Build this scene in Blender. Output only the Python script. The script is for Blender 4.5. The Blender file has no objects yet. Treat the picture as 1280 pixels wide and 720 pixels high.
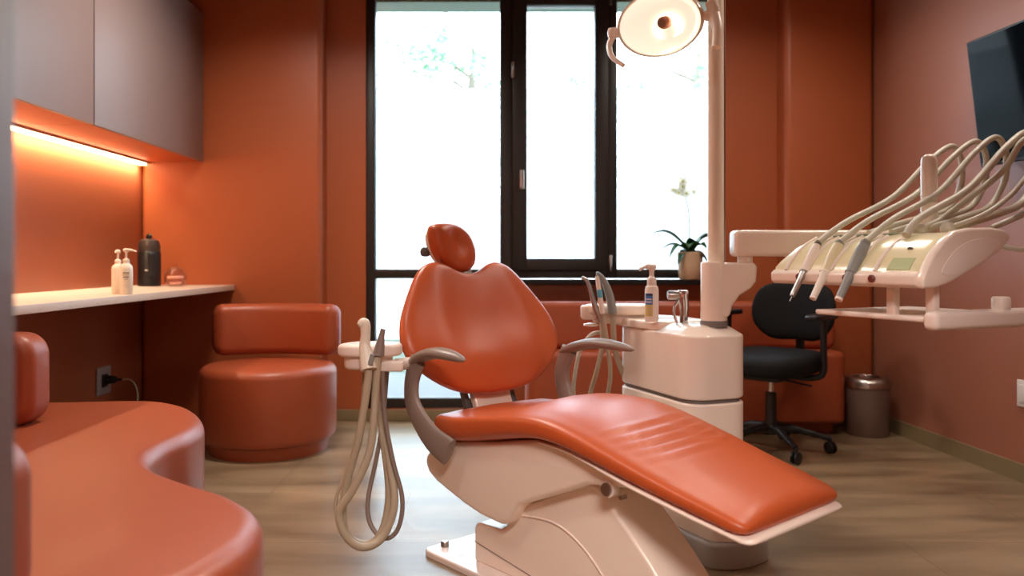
import bpy, bmesh, math, random
from mathutils import Vector, Matrix
random.seed(7)
PI = math.pi
COL = bpy.context.scene.collection
sc = bpy.context.scene

# ------------------------------------------------------------------ materials
def srgb(r, g, b):
    f = lambda c: (c/255/12.92) if c/255 <= .04045 else ((c/255+.055)/1.055)**2.4
    return (f(r), f(g), f(b), 1)

MATS = {}
def mat(name, rgb, rough=.5, metal=0., coat=0., var=0., vscale=8., bump=0., bscale=200., spec=.5,
        trans=0., emit=None, estr=0., sheen=0., ior=None):
    if name in MATS: return MATS[name]
    m = bpy.data.materials.new(name); m.use_nodes = True
    nt = m.node_tree; p = nt.nodes['Principled BSDF']
    c = srgb(*rgb)
    p.inputs['Base Color'].default_value = c
    p.inputs['Roughness'].default_value = rough
    p.inputs['Metallic'].default_value = metal
    p.inputs['Coat Weight'].default_value = coat
    p.inputs['Coat Roughness'].default_value = .12
    p.inputs['Specular IOR Level'].default_value = spec
    p.inputs['Transmission Weight'].default_value = trans
    if ior: p.inputs['IOR'].default_value = ior
    if sheen: p.inputs['Sheen Weight'].default_value = sheen
    tc = nt.nodes.new('ShaderNodeTexCoord')
    n = nt.nodes.new('ShaderNodeTexNoise'); n.inputs['Scale'].default_value = vscale
    n.inputs['Detail'].default_value = 4
    nt.links.new(tc.outputs['Object'], n.inputs['Vector'])
    mx = nt.nodes.new('ShaderNodeMix'); mx.data_type = 'RGBA'
    k = max(var, .01)
    mx.inputs[6].default_value = (c[0]*(1-k), c[1]*(1-k), c[2]*(1-k), 1)
    mx.inputs[7].default_value = (min(1, c[0]*(1+k)), min(1, c[1]*(1+k)), min(1, c[2]*(1+k)), 1)
    nt.links.new(n.outputs['Fac'], mx.inputs[0]); nt.links.new(mx.outputs[2], p.inputs['Base Color'])
    if bump:
        n2 = nt.nodes.new('ShaderNodeTexNoise'); n2.inputs['Scale'].default_value = bscale
        n2.inputs['Detail'].default_value = 2
        nt.links.new(tc.outputs['Object'], n2.inputs['Vector'])
        b = nt.nodes.new('ShaderNodeBump'); b.inputs['Strength'].default_value = bump
        b.inputs['Distance'].default_value = .002
        nt.links.new(n2.outputs['Fac'], b.inputs['Height']); nt.links.new(b.outputs['Normal'], p.inputs['Normal'])
    if emit:
        p.inputs['Emission Color'].default_value = srgb(*emit); p.inputs['Emission Strength'].default_value = estr
    MATS[name] = m
    return m

WALL = mat('terracotta wall paint', (170, 90, 52), .42, var=.05, vscale=1.5, bump=.15, bscale=300)
WALLR = mat('terracotta wall panel', (160, 104, 82), .36, var=.05, vscale=1.5, bump=.15, bscale=300)
SPLASH = mat('satin terracotta splash panel', (150, 84, 56), .3, var=.03)
CEIL = mat('ceiling paint', (120, 72, 52), .8)
UPH = mat('terracotta leatherette of seating', (158, 74, 42), .42, var=.04, vscale=5, bump=.12, bscale=500, coat=.04)
UPHS = mat('orange leatherette of treatment chair', (192, 88, 44), .36, var=.03, vscale=5, bump=.08, bscale=600, spec=.55)
WHITE = mat('glossy white plastic', (244, 228, 212), .26, var=.02, coat=.3)
WHITE2 = mat('satin white plastic', (240, 226, 214), .4, var=.02)
CREAM = mat('cream lacquered tube', (246, 232, 212), .35, var=.02)
PANELY = mat('pale cream instrument panel', (226, 216, 176), .3, var=.03, coat=.3)
PANELG = mat('pale green slot panel', (196, 205, 150), .35, var=.03)
GREYP = mat('taupe plastic', (138, 122, 112), .38, var=.03)
GREYB = mat('grey base plastic', (120, 114, 110), .45, var=.03)
GREYD = mat('dark grey rubber', (84, 82, 80), .5, var=.04)
GREYM = mat('mid grey handpiece', (140, 142, 136), .4, var=.03)
HOSE = mat('beige rubber hose', (178, 164, 140), .45, var=.05, vscale=20)
HOSEB = mat('pale grey hose', (196, 190, 172), .4, var=.04, vscale=20)
CHROME = mat('chrome', (205, 205, 205), .12, 1.0)
STEEL = mat('brushed steel', (180, 172, 165), .3, 1.0, var=.05, vscale=40)
BLACK = mat('black plastic', (20, 20, 22), .4, var=.05)
BLACKF = mat('black chair fabric', (14, 14, 16), .75, spec=.25, var=.1, vscale=80, bump=.3, bscale=500)
FRAME = mat('anthracite window frame', (36, 31, 29), .45, var=.04)
CAB = mat('mauve satin cabinet laminate', (138, 116, 110), .4, var=.02)
CABU = mat('terracotta cabinet body', (190, 96, 58), .45, var=.02)
TOPM = mat('cream laminate worktop', (206, 186, 168), .35, var=.04, vscale=30)
STONE = mat('stone baseboard', (132, 118, 88), .4, var=.12, vscale=4)
BOTTLE = mat('cream bottle plastic', (236, 226, 208), .35, var=.02)
POT = mat('beige ceramic pot', (206, 178, 146), .5, var=.05)
LEAF = mat('orchid leaf green', (44, 82, 34), .4, var=.2)
STEM = mat('orchid stem green', (92, 104, 52), .5, var=.1)
PETAL = mat('orchid white petal', (240, 240, 226), .5, var=.02)
_nt = PETAL.node_tree; _tr = _nt.nodes.new('ShaderNodeBsdfTranslucent'); _tr.inputs[0].default_value = (.95, .94, .88, 1)
_mx = _nt.nodes.new('ShaderNodeMixShader'); _mx.inputs[0].default_value = .5
_nt.links.new(_nt.nodes['Principled BSDF'].outputs[0], _mx.inputs[1]); _nt.links.new(_tr.outputs[0], _mx.inputs[2])
_nt.links.new(_mx.outputs[0], _nt.nodes['Material Output'].inputs[0])
PETALC = mat('orchid yellow centre', (206, 206, 110), .5, var=.05)
SOIL = mat('potting bark', (70, 50, 34), .9, var=.3, vscale=60)
SCREEN = mat('tv screen glass', (8, 12, 16), .05, var=.05, spec=.03)
SILLM = mat('matt anthracite sill', (34, 31, 30), .7, spec=.15)
PLATE = mat('glossy white steel plate', (236, 226, 220), .12, coat=1.)
JAMB = mat('mauve grey door frame paint', (98, 78, 76), .5, var=.03)
SOCK = mat('white socket plastic', (222, 214, 206), .35)
SOCKG = mat('grey socket plastic', (150, 140, 136), .35)
BINM = mat('taupe enamelled steel', (132, 112, 104), .4, .3, var=.03)
BLUE = mat('blue label print', (70, 120, 185), .4, var=.15, vscale=60)
NAVY = mat('navy label print', (36, 50, 90), .4)
YEL = mat('yellow label print', (222, 196, 96), .4, var=.1, vscale=60)
AQUA = mat('aqua band', (96, 176, 196), .4)
INKW = mat('pale grey print', (190, 186, 180), .5)
INKD = mat('dark grey print', (90, 84, 84), .5)
PINK = mat('pink gauze roll', (238, 178, 156), .6, var=.06, vscale=50)
TERR = mat('pale terrace paving', (78, 82, 88), .7, var=.06, vscale=3)
LAWN = mat('lawn green', (66, 76, 62), .9, var=.3, vscale=12)
BACKDROP = mat('white backdrop wall', (236, 238, 236), .8, var=.03)
BARK = mat('grey brown bark', (112, 104, 92), .9, var=.2, vscale=10)
TLEAF = mat('tree leaf green', (120, 168, 128), .6, var=.25, vscale=3)
EAVE = mat('grey green soffit', (150, 178, 160), .7, var=.05)

def emis(name, rgb, s):
    m = bpy.data.materials.new(name); m.use_nodes = True
    nt = m.node_tree; nt.nodes.clear()
    e = nt.nodes.new('ShaderNodeEmission'); e.inputs[0].default_value = srgb(*rgb); e.inputs[1].default_value = s
    o = nt.nodes.new('ShaderNodeOutputMaterial'); nt.links.new(e.outputs[0], o.inputs[0])
    return m
LEDM = emis('warm led strip', (255, 206, 150), 20)
LAMPE = emis('lamp bulb glow', (255, 214, 165), 9)
DOWNL = emis('downlight diffuser', (255, 226, 196), 1.5)

def glassmat(name, tint=(1, 1, 1), rough=.02):
    m = bpy.data.materials.new(name); m.use_nodes = True
    nt = m.node_tree; nt.nodes.clear()
    t = nt.nodes.new('ShaderNodeBsdfTransparent'); t.inputs[0].default_value = (*tint, 1)
    g = nt.nodes.new('ShaderNodeBsdfGlossy'); g.inputs['Roughness'].default_value = rough
    lw = nt.nodes.new('ShaderNodeLayerWeight'); lw.inputs[0].default_value = .5
    pw = nt.nodes.new('ShaderNodeMath'); pw.operation = 'POWER'; pw.inputs[1].default_value = 4
    nt.links.new(lw.outputs['Facing'], pw.inputs[0])
    f = nt.nodes.new('ShaderNodeMath'); f.operation = 'MULTIPLY_ADD'; f.inputs[1].default_value = .8; f.inputs[2].default_value = .04
    nt.links.new(pw.outputs[0], f.inputs[0])
    mx = nt.nodes.new('ShaderNodeMixShader'); o = nt.nodes.new('ShaderNodeOutputMaterial')
    nt.links.new(f.outputs[0], mx.inputs[0]); nt.links.new(t.outputs[0], mx.inputs[1])
    nt.links.new(g.outputs[0], mx.inputs[2]); nt.links.new(mx.outputs[0], o.inputs[0])
    return m
GLASS = glassmat('clear window glass', (.93, .97, .96))
CGLASS = glassmat('clear bowl glass', (.96, .93, .92))
def filmmat():
    m = bpy.data.materials.new('frosted privacy film'); m.use_nodes = True
    nt = m.node_tree; nt.nodes.clear()
    t = nt.nodes.new('ShaderNodeBsdfTransparent'); t.inputs[0].default_value = (.95, .97, 1, 1)
    g = nt.nodes.new('ShaderNodeBsdfTranslucent'); g.inputs[0].default_value = (.95, .97, 1, 1)
    mx = nt.nodes.new('ShaderNodeMixShader'); mx.inputs[0].default_value = .35
    o = nt.nodes.new('ShaderNodeOutputMaterial')
    nt.links.new(t.outputs[0], mx.inputs[1]); nt.links.new(g.outputs[0], mx.inputs[2]); nt.links.new(mx.outputs[0], o.inputs[0])
    return m
FILM = filmmat()

def floormat():
    m = bpy.data.materials.new('brown stone look floor tiles'); m.use_nodes = True
    nt = m.node_tree; p = nt.nodes['Principled BSDF']; L = nt.links.new
    tc = nt.nodes.new('ShaderNodeTexCoord')
    mp = nt.nodes.new('ShaderNodeMapping'); mp.inputs['Scale'].default_value = (.9, 3.6, 1)
    L(tc.outputs['Object'], mp.inputs[0])
    n = nt.nodes.new('ShaderNodeTexNoise'); n.inputs['Scale'].default_value = 1.5; n.inputs['Detail'].default_value = 4
    n.inputs['Distortion'].default_value = .5
    L(mp.outputs[0], n.inputs['Vector'])
    cr = nt.nodes.new('ShaderNodeValToRGB')
    cr.color_ramp.elements[0].position = .3; cr.color_ramp.elements[0].color = srgb(106, 88, 66)
    cr.color_ramp.elements[1].position = .72; cr.color_ramp.elements[1].color = srgb(158, 134, 104)
    L(n.outputs['Fac'], cr.inputs[0])
    br = nt.nodes.new('ShaderNodeTexBrick'); br.inputs['Scale'].default_value = 1
    br.inputs['Brick Width'].default_value = 1.2; br.inputs['Row Height'].default_value = .6
    br.inputs['Mortar Size'].default_value = .0025; br.inputs['Mortar Smooth'].default_value = .2
    br.inputs['Color1'].default_value = (1, 1, 1, 1); br.inputs['Color2'].default_value = (.9, .9, .9, 1)
    br.inputs['Mortar'].default_value = (.6, .57, .54, 1)
    mp2 = nt.nodes.new('ShaderNodeMapping'); mp2.inputs['Location'].default_value = (.35, .17, 0)
    L(tc.outputs['Object'], mp2.inputs[0]); L(mp2.outputs[0], br.inputs['Vector'])
    mx = nt.nodes.new('ShaderNodeMix'); mx.data_type = 'RGBA'; mx.blend_type = 'MULTIPLY'; mx.inputs[0].default_value = 1
    L(cr.outputs[0], mx.inputs[6]); L(br.outputs['Color'], mx.inputs[7]); L(mx.outputs[2], p.inputs['Base Color'])
    p.inputs['Roughness'].default_value = .31; p.inputs['Specular IOR Level'].default_value = .7
    return m
FLOOR = floormat()

# ------------------------------------------------------------------ helpers
def tag(o, label=None, cat=None, group=None, kind=None):
    if label: o['label'] = label
    if cat: o['category'] = cat
    if group: o['group'] = group
    if kind: o['kind'] = kind
    return o

def empty(name, loc=(0, 0, 0), rz=0, label=None, cat=None, group=None, kind=None):
    o = bpy.data.objects.new(name, None); COL.objects.link(o)
    o.location = loc; o.rotation_euler = (0, 0, rz); o.empty_display_size = .1
    return tag(o, label, cat, group, kind)

def obj(name, bm, m, parent=None, smooth=True, loc=None, rot=None, angle=40, bevel=0, seg=3, sub=0):
    me = bpy.data.meshes.new(name)
    bmesh.ops.recalc_face_normals(bm, faces=bm.faces)
    bm.to_mesh(me); bm.free()
    for mm in (m if isinstance(m, (list, tuple)) else [m]): me.materials.append(mm)
    o = bpy.data.objects.new(name, me); COL.objects.link(o)
    if parent: o.parent = parent
    if loc: o.location = loc
    if rot: o.rotation_euler = rot
    if bevel:
        b = o.modifiers.new('bevel', 'BEVEL'); b.width = bevel; b.segments = seg
        b.limit_method = 'ANGLE'; b.angle_limit = math.radians(32)
    if sub:
        s = o.modifiers.new('sub', 'SUBSURF'); s.levels = sub; s.render_levels = sub
    if smooth:
        for p in me.polygons: p.use_smooth = True
        if not sub:
            me.set_sharp_from_angle(angle=math.radians(angle)) if not bevel else None
    return o

def box(bm, x0, x1, y0, y1, z0, z1, M=None, bevel=0, seg=3, mi=0):
    r = bmesh.ops.create_cube(bm, size=1)
    vs = r['verts']
    for v in vs:
        v.co = Vector(((v.co.x+.5)*(x1-x0)+x0, (v.co.y+.5)*(y1-y0)+y0, (v.co.z+.5)*(z1-z0)+z0))
    fs = list({f for v in vs for f in v.link_faces})
    for f in fs: f.material_index = mi
    if bevel:
        es = list({e for v in vs for e in v.link_edges})
        rr = bmesh.ops.bevel(bm, geom=es, offset=bevel, segments=seg, affect='EDGES', profile=.5)
        vs = list({v for f in rr['faces'] for v in f.verts} | {v for v in vs if v.is_valid})
    if M is not None:
        bmesh.ops.transform(bm, matrix=M, verts=[v for v in vs if v.is_valid])
    return bm
def B(*a, **k):
    return box(bmesh.new(), *a, **k)

def lathe(bm, prof, n=32, M=None, cap=True):
    rings = []
    for r, z in prof:
        if r < 1e-5: rings.append([bm.verts.new((0, 0, z))])
        else: rings.append([bm.verts.new((r*math.cos(2*PI*i/n), r*math.sin(2*PI*i/n), z)) for i in range(n)])
    for a, b in zip(rings, rings[1:]):
        for i in range(n):
            j = (i+1) % n
            if len(a) == 1 and len(b) == 1: continue
            if len(a) == 1: bm.faces.new((a[0], b[j], b[i]))
            elif len(b) == 1: bm.faces.new((a[i], a[j], b[0]))
            else: bm.faces.new((a[i], a[j], b[j], b[i]))
    if cap:
        if len(rings[0]) > 1: bm.faces.new(list(reversed(rings[0])))
        if len(rings[-1]) > 1: bm.faces.new(rings[-1])
    if M is not None: bmesh.ops.transform(bm, matrix=M, verts=[v for r in rings for v in r])
    return bm
def Lt(*a, **k): return lathe(bmesh.new(), *a, **k)

def catmull(pts, n=8, closed=False):
    pts = [Vector(p) for p in pts]; out = []
    N = len(pts)
    rng = range(N) if closed else range(N-1)
    for i in rng:
        if closed: p0, p1, p2, p3 = pts[i-1], pts[i], pts[(i+1) % N], pts[(i+2) % N]
        else: p0, p1, p2, p3 = pts[max(i-1, 0)], pts[i], pts[i+1], pts[min(i+2, N-1)]
        for k in range(n):
            t = k/n
            out.append(.5*((2*p1)+(p2-p0)*t+(2*p0-5*p1+4*p2-p3)*t*t+(3*p1-p0-3*p2+p3)*t**3))
    if not closed: out.append(pts[-1])
    return out

def tube(bm, pts, r, n=12, cap=True, flat=1.0):
    """r: number, or list per point.  flat squashes the section along its second normal"""
    P = [Vector(p) for p in pts]
    R = r if isinstance(r, (list, tuple)) else [r]*len(P)
    T = [(P[min(i+1, len(P)-1)]-P[max(i-1, 0)]).normalized() for i in range(len(P))]
    up = Vector((0, 0, 1)) if abs(T[0].z) < .95 else Vector((1, 0, 0))
    nrm = (up-T[0]*up.dot(T[0])).normalized()
    rings = []
    for i, p in enumerate(P):
        nrm = (nrm-T[i]*nrm.dot(T[i])).normalized(); b = T[i].cross(nrm)
        rings.append([bm.verts.new(p+(nrm*math.cos(2*PI*k/n)*flat+b*math.sin(2*PI*k/n))*R[i]) for k in range(n)])
    for a, b in zip(rings, rings[1:]):
        for k in range(n): bm.faces.new((a[k], a[(k+1) % n], b[(k+1) % n], b[k]))
    if cap: bm.faces.new(list(reversed(rings[0]))); bm.faces.new(rings[-1])
    return bm
def hosebm(ctrl, r, n=10, step=8, flat=1.0):
    p = catmull(ctrl, step)
    return tube(bmesh.new(), p, r, n, flat=flat)
def rtube(ctrl, radii, n=14, step=6, flat=1.0):
    """smooth tube whose radius follows the control points"""
    p = catmull(ctrl, step)
    rr = catmull([(x, 0, 0) for x in radii], step)
    return tube(bmesh.new(), p, [max(.0006, q.x) for q in rr], n, flat=flat)

def prism(outline, z0, z1, M=None):
    """outline = 2-D points, extruded along z"""
    bm = bmesh.new()
    lo = [bm.verts.new((x, y, z0)) for x, y in outline]; hi = [bm.verts.new((x, y, z1)) for x, y in outline]
    n = len(outline)
    bm.faces.new(list(reversed(lo))); bm.faces.new(hi)
    for i in range(n): bm.faces.new((lo[i], lo[(i+1) % n], hi[(i+1) % n], hi[i]))
    if M is not None: bmesh.ops.transform(bm, matrix=M, verts=bm.verts)
    return bm
def side_prism(profile, y0, y1):
    """profile in (x,z), extruded along y"""
    return prism([(x, z) for x, z in profile], -y1, -y0, Matrix.Rotation(PI/2, 4, 'X'))

def offset_loop(pts, d):
    """shrink a closed CCW 2-D loop by d"""
    n = len(pts); out = []
    for i in range(n):
        a = Vector(pts[i-1]); b = Vector(pts[(i+1) % n]); t = (b-a).normalized()
        out.append(Vector(pts[i])+Vector((-t.y, t.x))*d)
    return out
def soft_prism(outline, z0, z1, rt, rb=None, crown=0., seg=6):
    """solid with rounded top and bottom rims from a smooth CCW outline"""
    bm = bmesh.new(); rb = rt if rb is None else rb
    rings = []
    lev = []
    for k in range(seg+1):
        a = PI/2*k/seg; lev.append((rb*(1-math.sin(a)), z0+rb*(1-math.cos(a))))
    lev2 = []
    for k in range(seg+1):
        a = PI/2*k/seg; lev2.append((rt*(1-math.cos(a)), z1-rt*(1-math.sin(a))))
    for d, z in lev+lev2:
        rings.append([bm.verts.new((p[0], p[1], z)) for p in offset_loop(outline, d)])
    n = len(outline)
    for a, b in zip(rings, rings[1:]):
        for i in range(n): bm.faces.new((a[i], a[(i+1) % n], b[(i+1) % n], b[i]))
    bm.faces.new(list(reversed(rings[0])))
    bm.faces.new(rings[-1])
    return bm
def arc(cx, cy, r, a0, a1, n):
    return [(cx+r*math.cos(math.radians(a0+(a1-a0)*i/n)), cy+r*math.sin(math.radians(a0+(a1-a0)*i/n))) for i in range(n+1)]
def rrect(x0, x1, y0, y1, r, n=6):
    return (arc(x1-r, y1-r, r, 0, 90, n)+arc(x0+r, y1-r, r, 90, 180, n)+arc(x0+r, y0+r, r, 180, 270, n)+arc(x1-r, y0+r, r, 270, 360, n))

def pillow(outline, c, front, back, fx=2.4, bx=2.4, rings=14, disp=None):
    """closed cushion: outline in (a,b), thickness along +n (front) and -n (back); returns bm in (x=n, y=a, z=b)"""
    bm = bmesh.new(); n = len(outline)
    def ring(t, sgn, T, ex):
        h = T*(1-t**ex)**(1/ex) if t < 1 else 0
        vs = []
        for a, b in outline:
            A = c[0]+(a-c[0])*t; Bz = c[1]+(b-c[1])*t
            d = disp(A, Bz, t) if (disp and sgn > 0) else 0
            vs.append(bm.verts.new((sgn*h+d, A, Bz)))
        return vs
    ts = [math.sin(PI/2*k/rings) for k in range(1, rings+1)]
    edge = ring(1, 1, front, fx)
    prev = None
    for sgn, T, ex in ((1, front, fx), (-1, back, bx)):
        cen = bm.verts.new((sgn*T+(disp(c[0], c[1], 0) if disp and sgn > 0 else 0), c[0], c[1]))
        prev = None
        for t in ts:
            r = edge if t == ts[-1] else ring(t, sgn, T, ex)
            if prev is None:
                for i in range(n): bm.faces.new((cen, r[i], r[(i+1) % n]))
            else:
                for i in range(n): bm.faces.new((prev[i], r[i], r[(i+1) % n], prev[(i+1) % n]))
            prev = r
    return bm

def light(name, typ, loc, energy, color, size=.2, size_y=None, rot=(0, 0, 0), spread=None, parent=None):
    l = bpy.data.lights.new(name, typ); l.energy = energy; l.color = color
    if typ == 'AREA':
        l.size = size
        if size_y: l.shape = 'RECTANGLE'; l.size_y = size_y
        else: l.shape = 'DISK'
        if spread: l.spread = math.radians(spread)
    else: l.shadow_soft_size = size
    o = bpy.data.objects.new(name, l); COL.objects.link(o); o.location = loc; o.rotation_euler = rot
    if parent: o.parent = parent
    return o

# ------------------------------------------------------------------ room shell
H = 2.8
XL, YB, YN = -2.12, 4.83, 4.98           # left wall, pier front, niche wall
XN0, XN1 = -1.03, 1.775                  # window niche
WX0, WX1 = -.785, 1.45                   # window opening
WXM = .03                                # left part of the opening reaches the floor
SILL = .885
XR = lambda y: 2.315+(4.83-y)*.061       # right wall is slightly splayed
obj('floor', B(-2.3, 3.0, -2.2, 5.35, -.1, 0), FLOOR, smooth=False)['kind'] = 'structure'
obj('ceiling', B(-2.3, 3.0, -2.2, 5.35, H, H+.12), CEIL, smooth=False)['kind'] = 'structure'
obj('wall_left', B(XL-.15, XL, .73, 5.35, 0, H), SPLASH, smooth=False)['kind'] = 'structure'
bm = prism([(XR(.73), .73), (XR(.73)+.2, .73), (XR(4.83)+.2, 5.35), (XR(4.83)-.03, 5.35), (XR(4.83), 4.83)], 0, H)
obj('wall_right', bm, WALLR, smooth=False)['kind'] = 'structure'
bm = bmesh.new()
box(bm, XL, XN0, YB, 5.35, 0, H, bevel=.035, seg=5)
box(bm, XN1, 2.31, YB, 5.35, 0, H, bevel=.035, seg=5)
box(bm, XN0-.02, WX0, YN, 5.2, 0, H)
box(bm, WX1, XN1+.02, YN, 5.2, 0, H)
box(bm, WX0, WX1, YN, 5.2, 2.72, H)
box(bm, WXM, WX1, YN, 5.2, 0, SILL-.012)
box(bm, WX0, WXM, YN, 5.2, 0, .075)
obj('wall_back', bm, WALL)['kind'] = 'structure'
# wall behind the camera with the doorway the camera looks through, and the corridor
bm = bmesh.new()
box(bm, XL-.15, -.52, .6, .73, 0, H); box(bm, 1.0, XR(.73)+.2, .6, .73, 0, H); box(bm, -.52, 1.0, .6, .73, 2.15, H)
obj('wall_front', bm, WALL, smooth=False)['kind'] = 'structure'
bm = bmesh.new()
box(bm, -.53, -.437, .585, .735, 0, 2.15, bevel=.004); box(bm, .92, 1.01, .585, .735, 0, 2.15, bevel=.004)
box(bm, -.437, .92, .585, .735, 2.07, 2.15, bevel=.004)
obj('door_1', bm, JAMB)['kind'] = 'structure'
bm = bmesh.new()
box(bm, -2.3, -2.15, -2.2, .6, 0, H); box(bm, 2.7, 2.85, -2.2, .6, 0, H); box(bm, -2.3, 2.85, -2.3, -2.2, 0, H)
obj('wall_corridor', bm, mat('corridor paint', (214, 196, 186), .7), smooth=False)['kind'] = 'structure'
# baseboards
obj('baseboard_back', B(XN0+.001, WX1, YN-.012, YN, 0, .07), STONE, bevel=.002)['kind'] = 'structure'
obj('baseboard_left', B(XL+.355, XN0, YB-.012, YB, 0, .08), STONE, bevel=.002)['kind'] = 'structure'
bm = prism([(XR(.75), .75), (XR(4.82), 4.82), (XR(4.82)-.013, 4.82), (XR(.75)-.013, .75)], 0, .082)
obj('baseboard_right', bm, STONE, smooth=False)['kind'] = 'structure'
obj('trim_1', B(XN1-.001, 2.31, YB-.012, YB, 0, .08), STONE, bevel=.002)['kind'] = 'structure'
bm = B(WXM-.03, WX1-.002, YN-.13, YN, SILL-.035, SILL-.004)
obj('trim_2', bm, SILLM, bevel=.004)['kind'] = 'structure'      # dark window sill board

# ------------------------------------------------------------------ window
win = empty('window_1', (0, 0, 0), kind='structure')
FY0, FY1 = 4.985, 5.06
def fbar(bm, x0, x1, z0, z1, y0=FY0, y1=FY1): box(bm, x0, x1, y0, y1, z0, z1, bevel=.006, seg=2)
bm = bmesh.new()
ZT = 2.72
fbar(bm, WX0, WX0+.058, .075, ZT); fbar(bm, WX1-.07, WX1, SILL-.01, ZT)
fbar(bm, .05, .135, .075, ZT, FY0+.002); fbar(bm, .715, .78, SILL, ZT, FY0+.002)
fbar(bm, WX0+.05, .06, ZT-.07, ZT, FY0+.004); fbar(bm, .13, 1.4, ZT-.07, ZT, FY0+.004)
fbar(bm, WX0+.05, .06, SILL, SILL+.058, FY0+.004); fbar(bm, .13, 1.4, SILL, SILL+.058, FY0+.004)
fbar(bm, WX0+.05, .06, .078, .14, FY0+.004); 
fbar(bm, .05, .12, .075, SILL, FY0+.002)
obj('window_frame', bm, FRAME, win)
bm = bmesh.new()   # opening casement
CX0, CX1, CZ0, CZ1 = .128, .725, SILL+.05, 2.66
cy0 = FY0-.018
fbar(bm, CX0, CX0+.09, CZ0, CZ1, cy0, FY1-.01); fbar(bm, CX1-.085, CX1, CZ0, CZ1, cy0, FY1-.01)
fbar(bm, CX0+.08, CX1-.08, CZ0, CZ0+.075, cy0+.002, FY1-.01); fbar(bm, CX0+.08, CX1-.08, CZ1-.075, CZ1, cy0+.002, FY1-.01)
cas = obj('casement', bm, FRAME, win)
bm = bmesh.new()
box(bm, .172, .202, cy0-.008, cy0, 1.44, 1.56, bevel=.003); box(bm, .178, .196, cy0-.03, cy0-.006, 1.53, 1.55, bevel=.003)
box(bm, .176, .198, cy0-.042, cy0-.026, 1.44, 1.552, bevel=.006)
obj('handle', bm, STEEL, cas)
for i, (x, z) in enumerate(((.13, 2.18), (.735, 2.63), (.735, .98))):
    bm = bmesh.new(); lathe(bm, [(.007, 0), (.009, .004), (.009, .096), (.007, .1)], 12, Matrix.Translation((x, FY0-.022, z-.05)))
    obj('hinge', bm, STEEL if i != 1 else GREYD, cas)
def pane(x0, x1, z0, z1, y=5.025, m=GLASS, name='glass_pane'):
    return obj(name, B(x0, x1, y, y+.006, z0, z1), m, win, smooth=False)
pane(WX0+.055, .052, SILL+.055, ZT-.068); pane(WX0+.055, .052, .138, SILL+.002); pane(CX0+.088, CX1-.083, CZ0+.073, CZ1-.073)
pane(.778, WX1-.068, SILL+.055, ZT-.068)
FT = 2.08
for x0, x1, z0 in ((WX0+.056, .05, SILL+.057), (CX0+.09, CX1-.085, CZ0+.075), (.779, WX1-.07, SILL+.057)):
    pane(x0, x1, z0, FT, 5.034, FILM, 'frosted_film')
pane(WX0+.056, .05, .5, SILL, 5.034, FILM, 'frosted_film')

# ------------------------------------------------------------------ outside
obj('ground_terrace', B(-8, 9, 5.35, 7.2, -.12, -.02), TERR, smooth=False)['kind'] = 'structure'
obj('ground_lawn', B(-14, 16, 7.2, 24, -.12, -.03), LAWN, smooth=False)['kind'] = 'structure'
tag(obj('backdrop_wall', B(-14, 16, 11.0, 11.2, -.1, 1.9), BACKDROP, smooth=False), kind='structure')  # white wall added so the view behind the panes blows out
tag(obj('roof_eave', B(-4, 5, 5.21, 5.43, 2.68, 2.95), EAVE, smooth=False), kind='structure')
def tree(loc, h, r, label, seed):
    rnd = random.Random(seed)
    t = empty('garden_tree', loc, rnd.random()*6, label, 'tree', 'trees in the garden outside the window')
    bm = bmesh.new()
    tube(bm, catmull([(0, 0, -.1), (.03, .02, h*.35), (-.05, .03, h*.7), (0, 0, h*.95)], 5), [.11]*8+[.07]*5+[.03]*3, 8)
    for k in range(9):
        a = rnd.random()*2*PI; z = h*(.4+.055*k)
        tube(bm, catmull([(0, 0, z), (math.cos(a)*r*.4, math.sin(a)*r*.4, z+.25), (math.cos(a)*r*.8, math.sin(a)*r*.8, z+.3)], 4), [.03]*4+[.02]*4+[.008], 6)
    obj('trunk', bm, BARK, t)
    bm = bmesh.new()
    for k in range(15):
        a = rnd.random()*2*PI; q = r*math.sqrt(rnd.random()); z = h*(.42+.58*rnd.random())
        c = Vector((q*math.cos(a), q*math.sin(a), z))
        for j in range(55):
            p = c+Vector((rnd.gauss(0, .17), rnd.gauss(0, .17), rnd.gauss(0, .12)))
            M = Matrix.Translation(p) @ Matrix.Rotation(rnd.random()*6, 4, 'Z') @ Matrix.Rotation(rnd.random()*2, 4, 'X')
            s = .05+.03*rnd.random()
            vs = [bm.verts.new(M @ Vector(q2)) for q2 in ((-s, 0, 0), (0, -s*.45, 0), (s, 0, 0), (0, s*.45, 0))]
            bm.faces.new(vs)
    obj('foliage', bm, TLEAF, t, smooth=False)
tree((-2.1, 14.5, -.03), 5.2, 1.2, 'slim pale tree outside, behind the left part of the wide left window pane', 1)
tree((-.3, 12.6, -.03), 4.6, .9, 'slim tree outside, behind the right part of the wide left window pane', 2)
tree((2.0, 15.2, -.03), 4.7, .9, 'slim tree outside, behind the opening middle sash', 3)
tree((3.3, 12.8, -.03), 4.6, 1.3, 'leafier green tree outside, behind the right window pane', 4)

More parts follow.
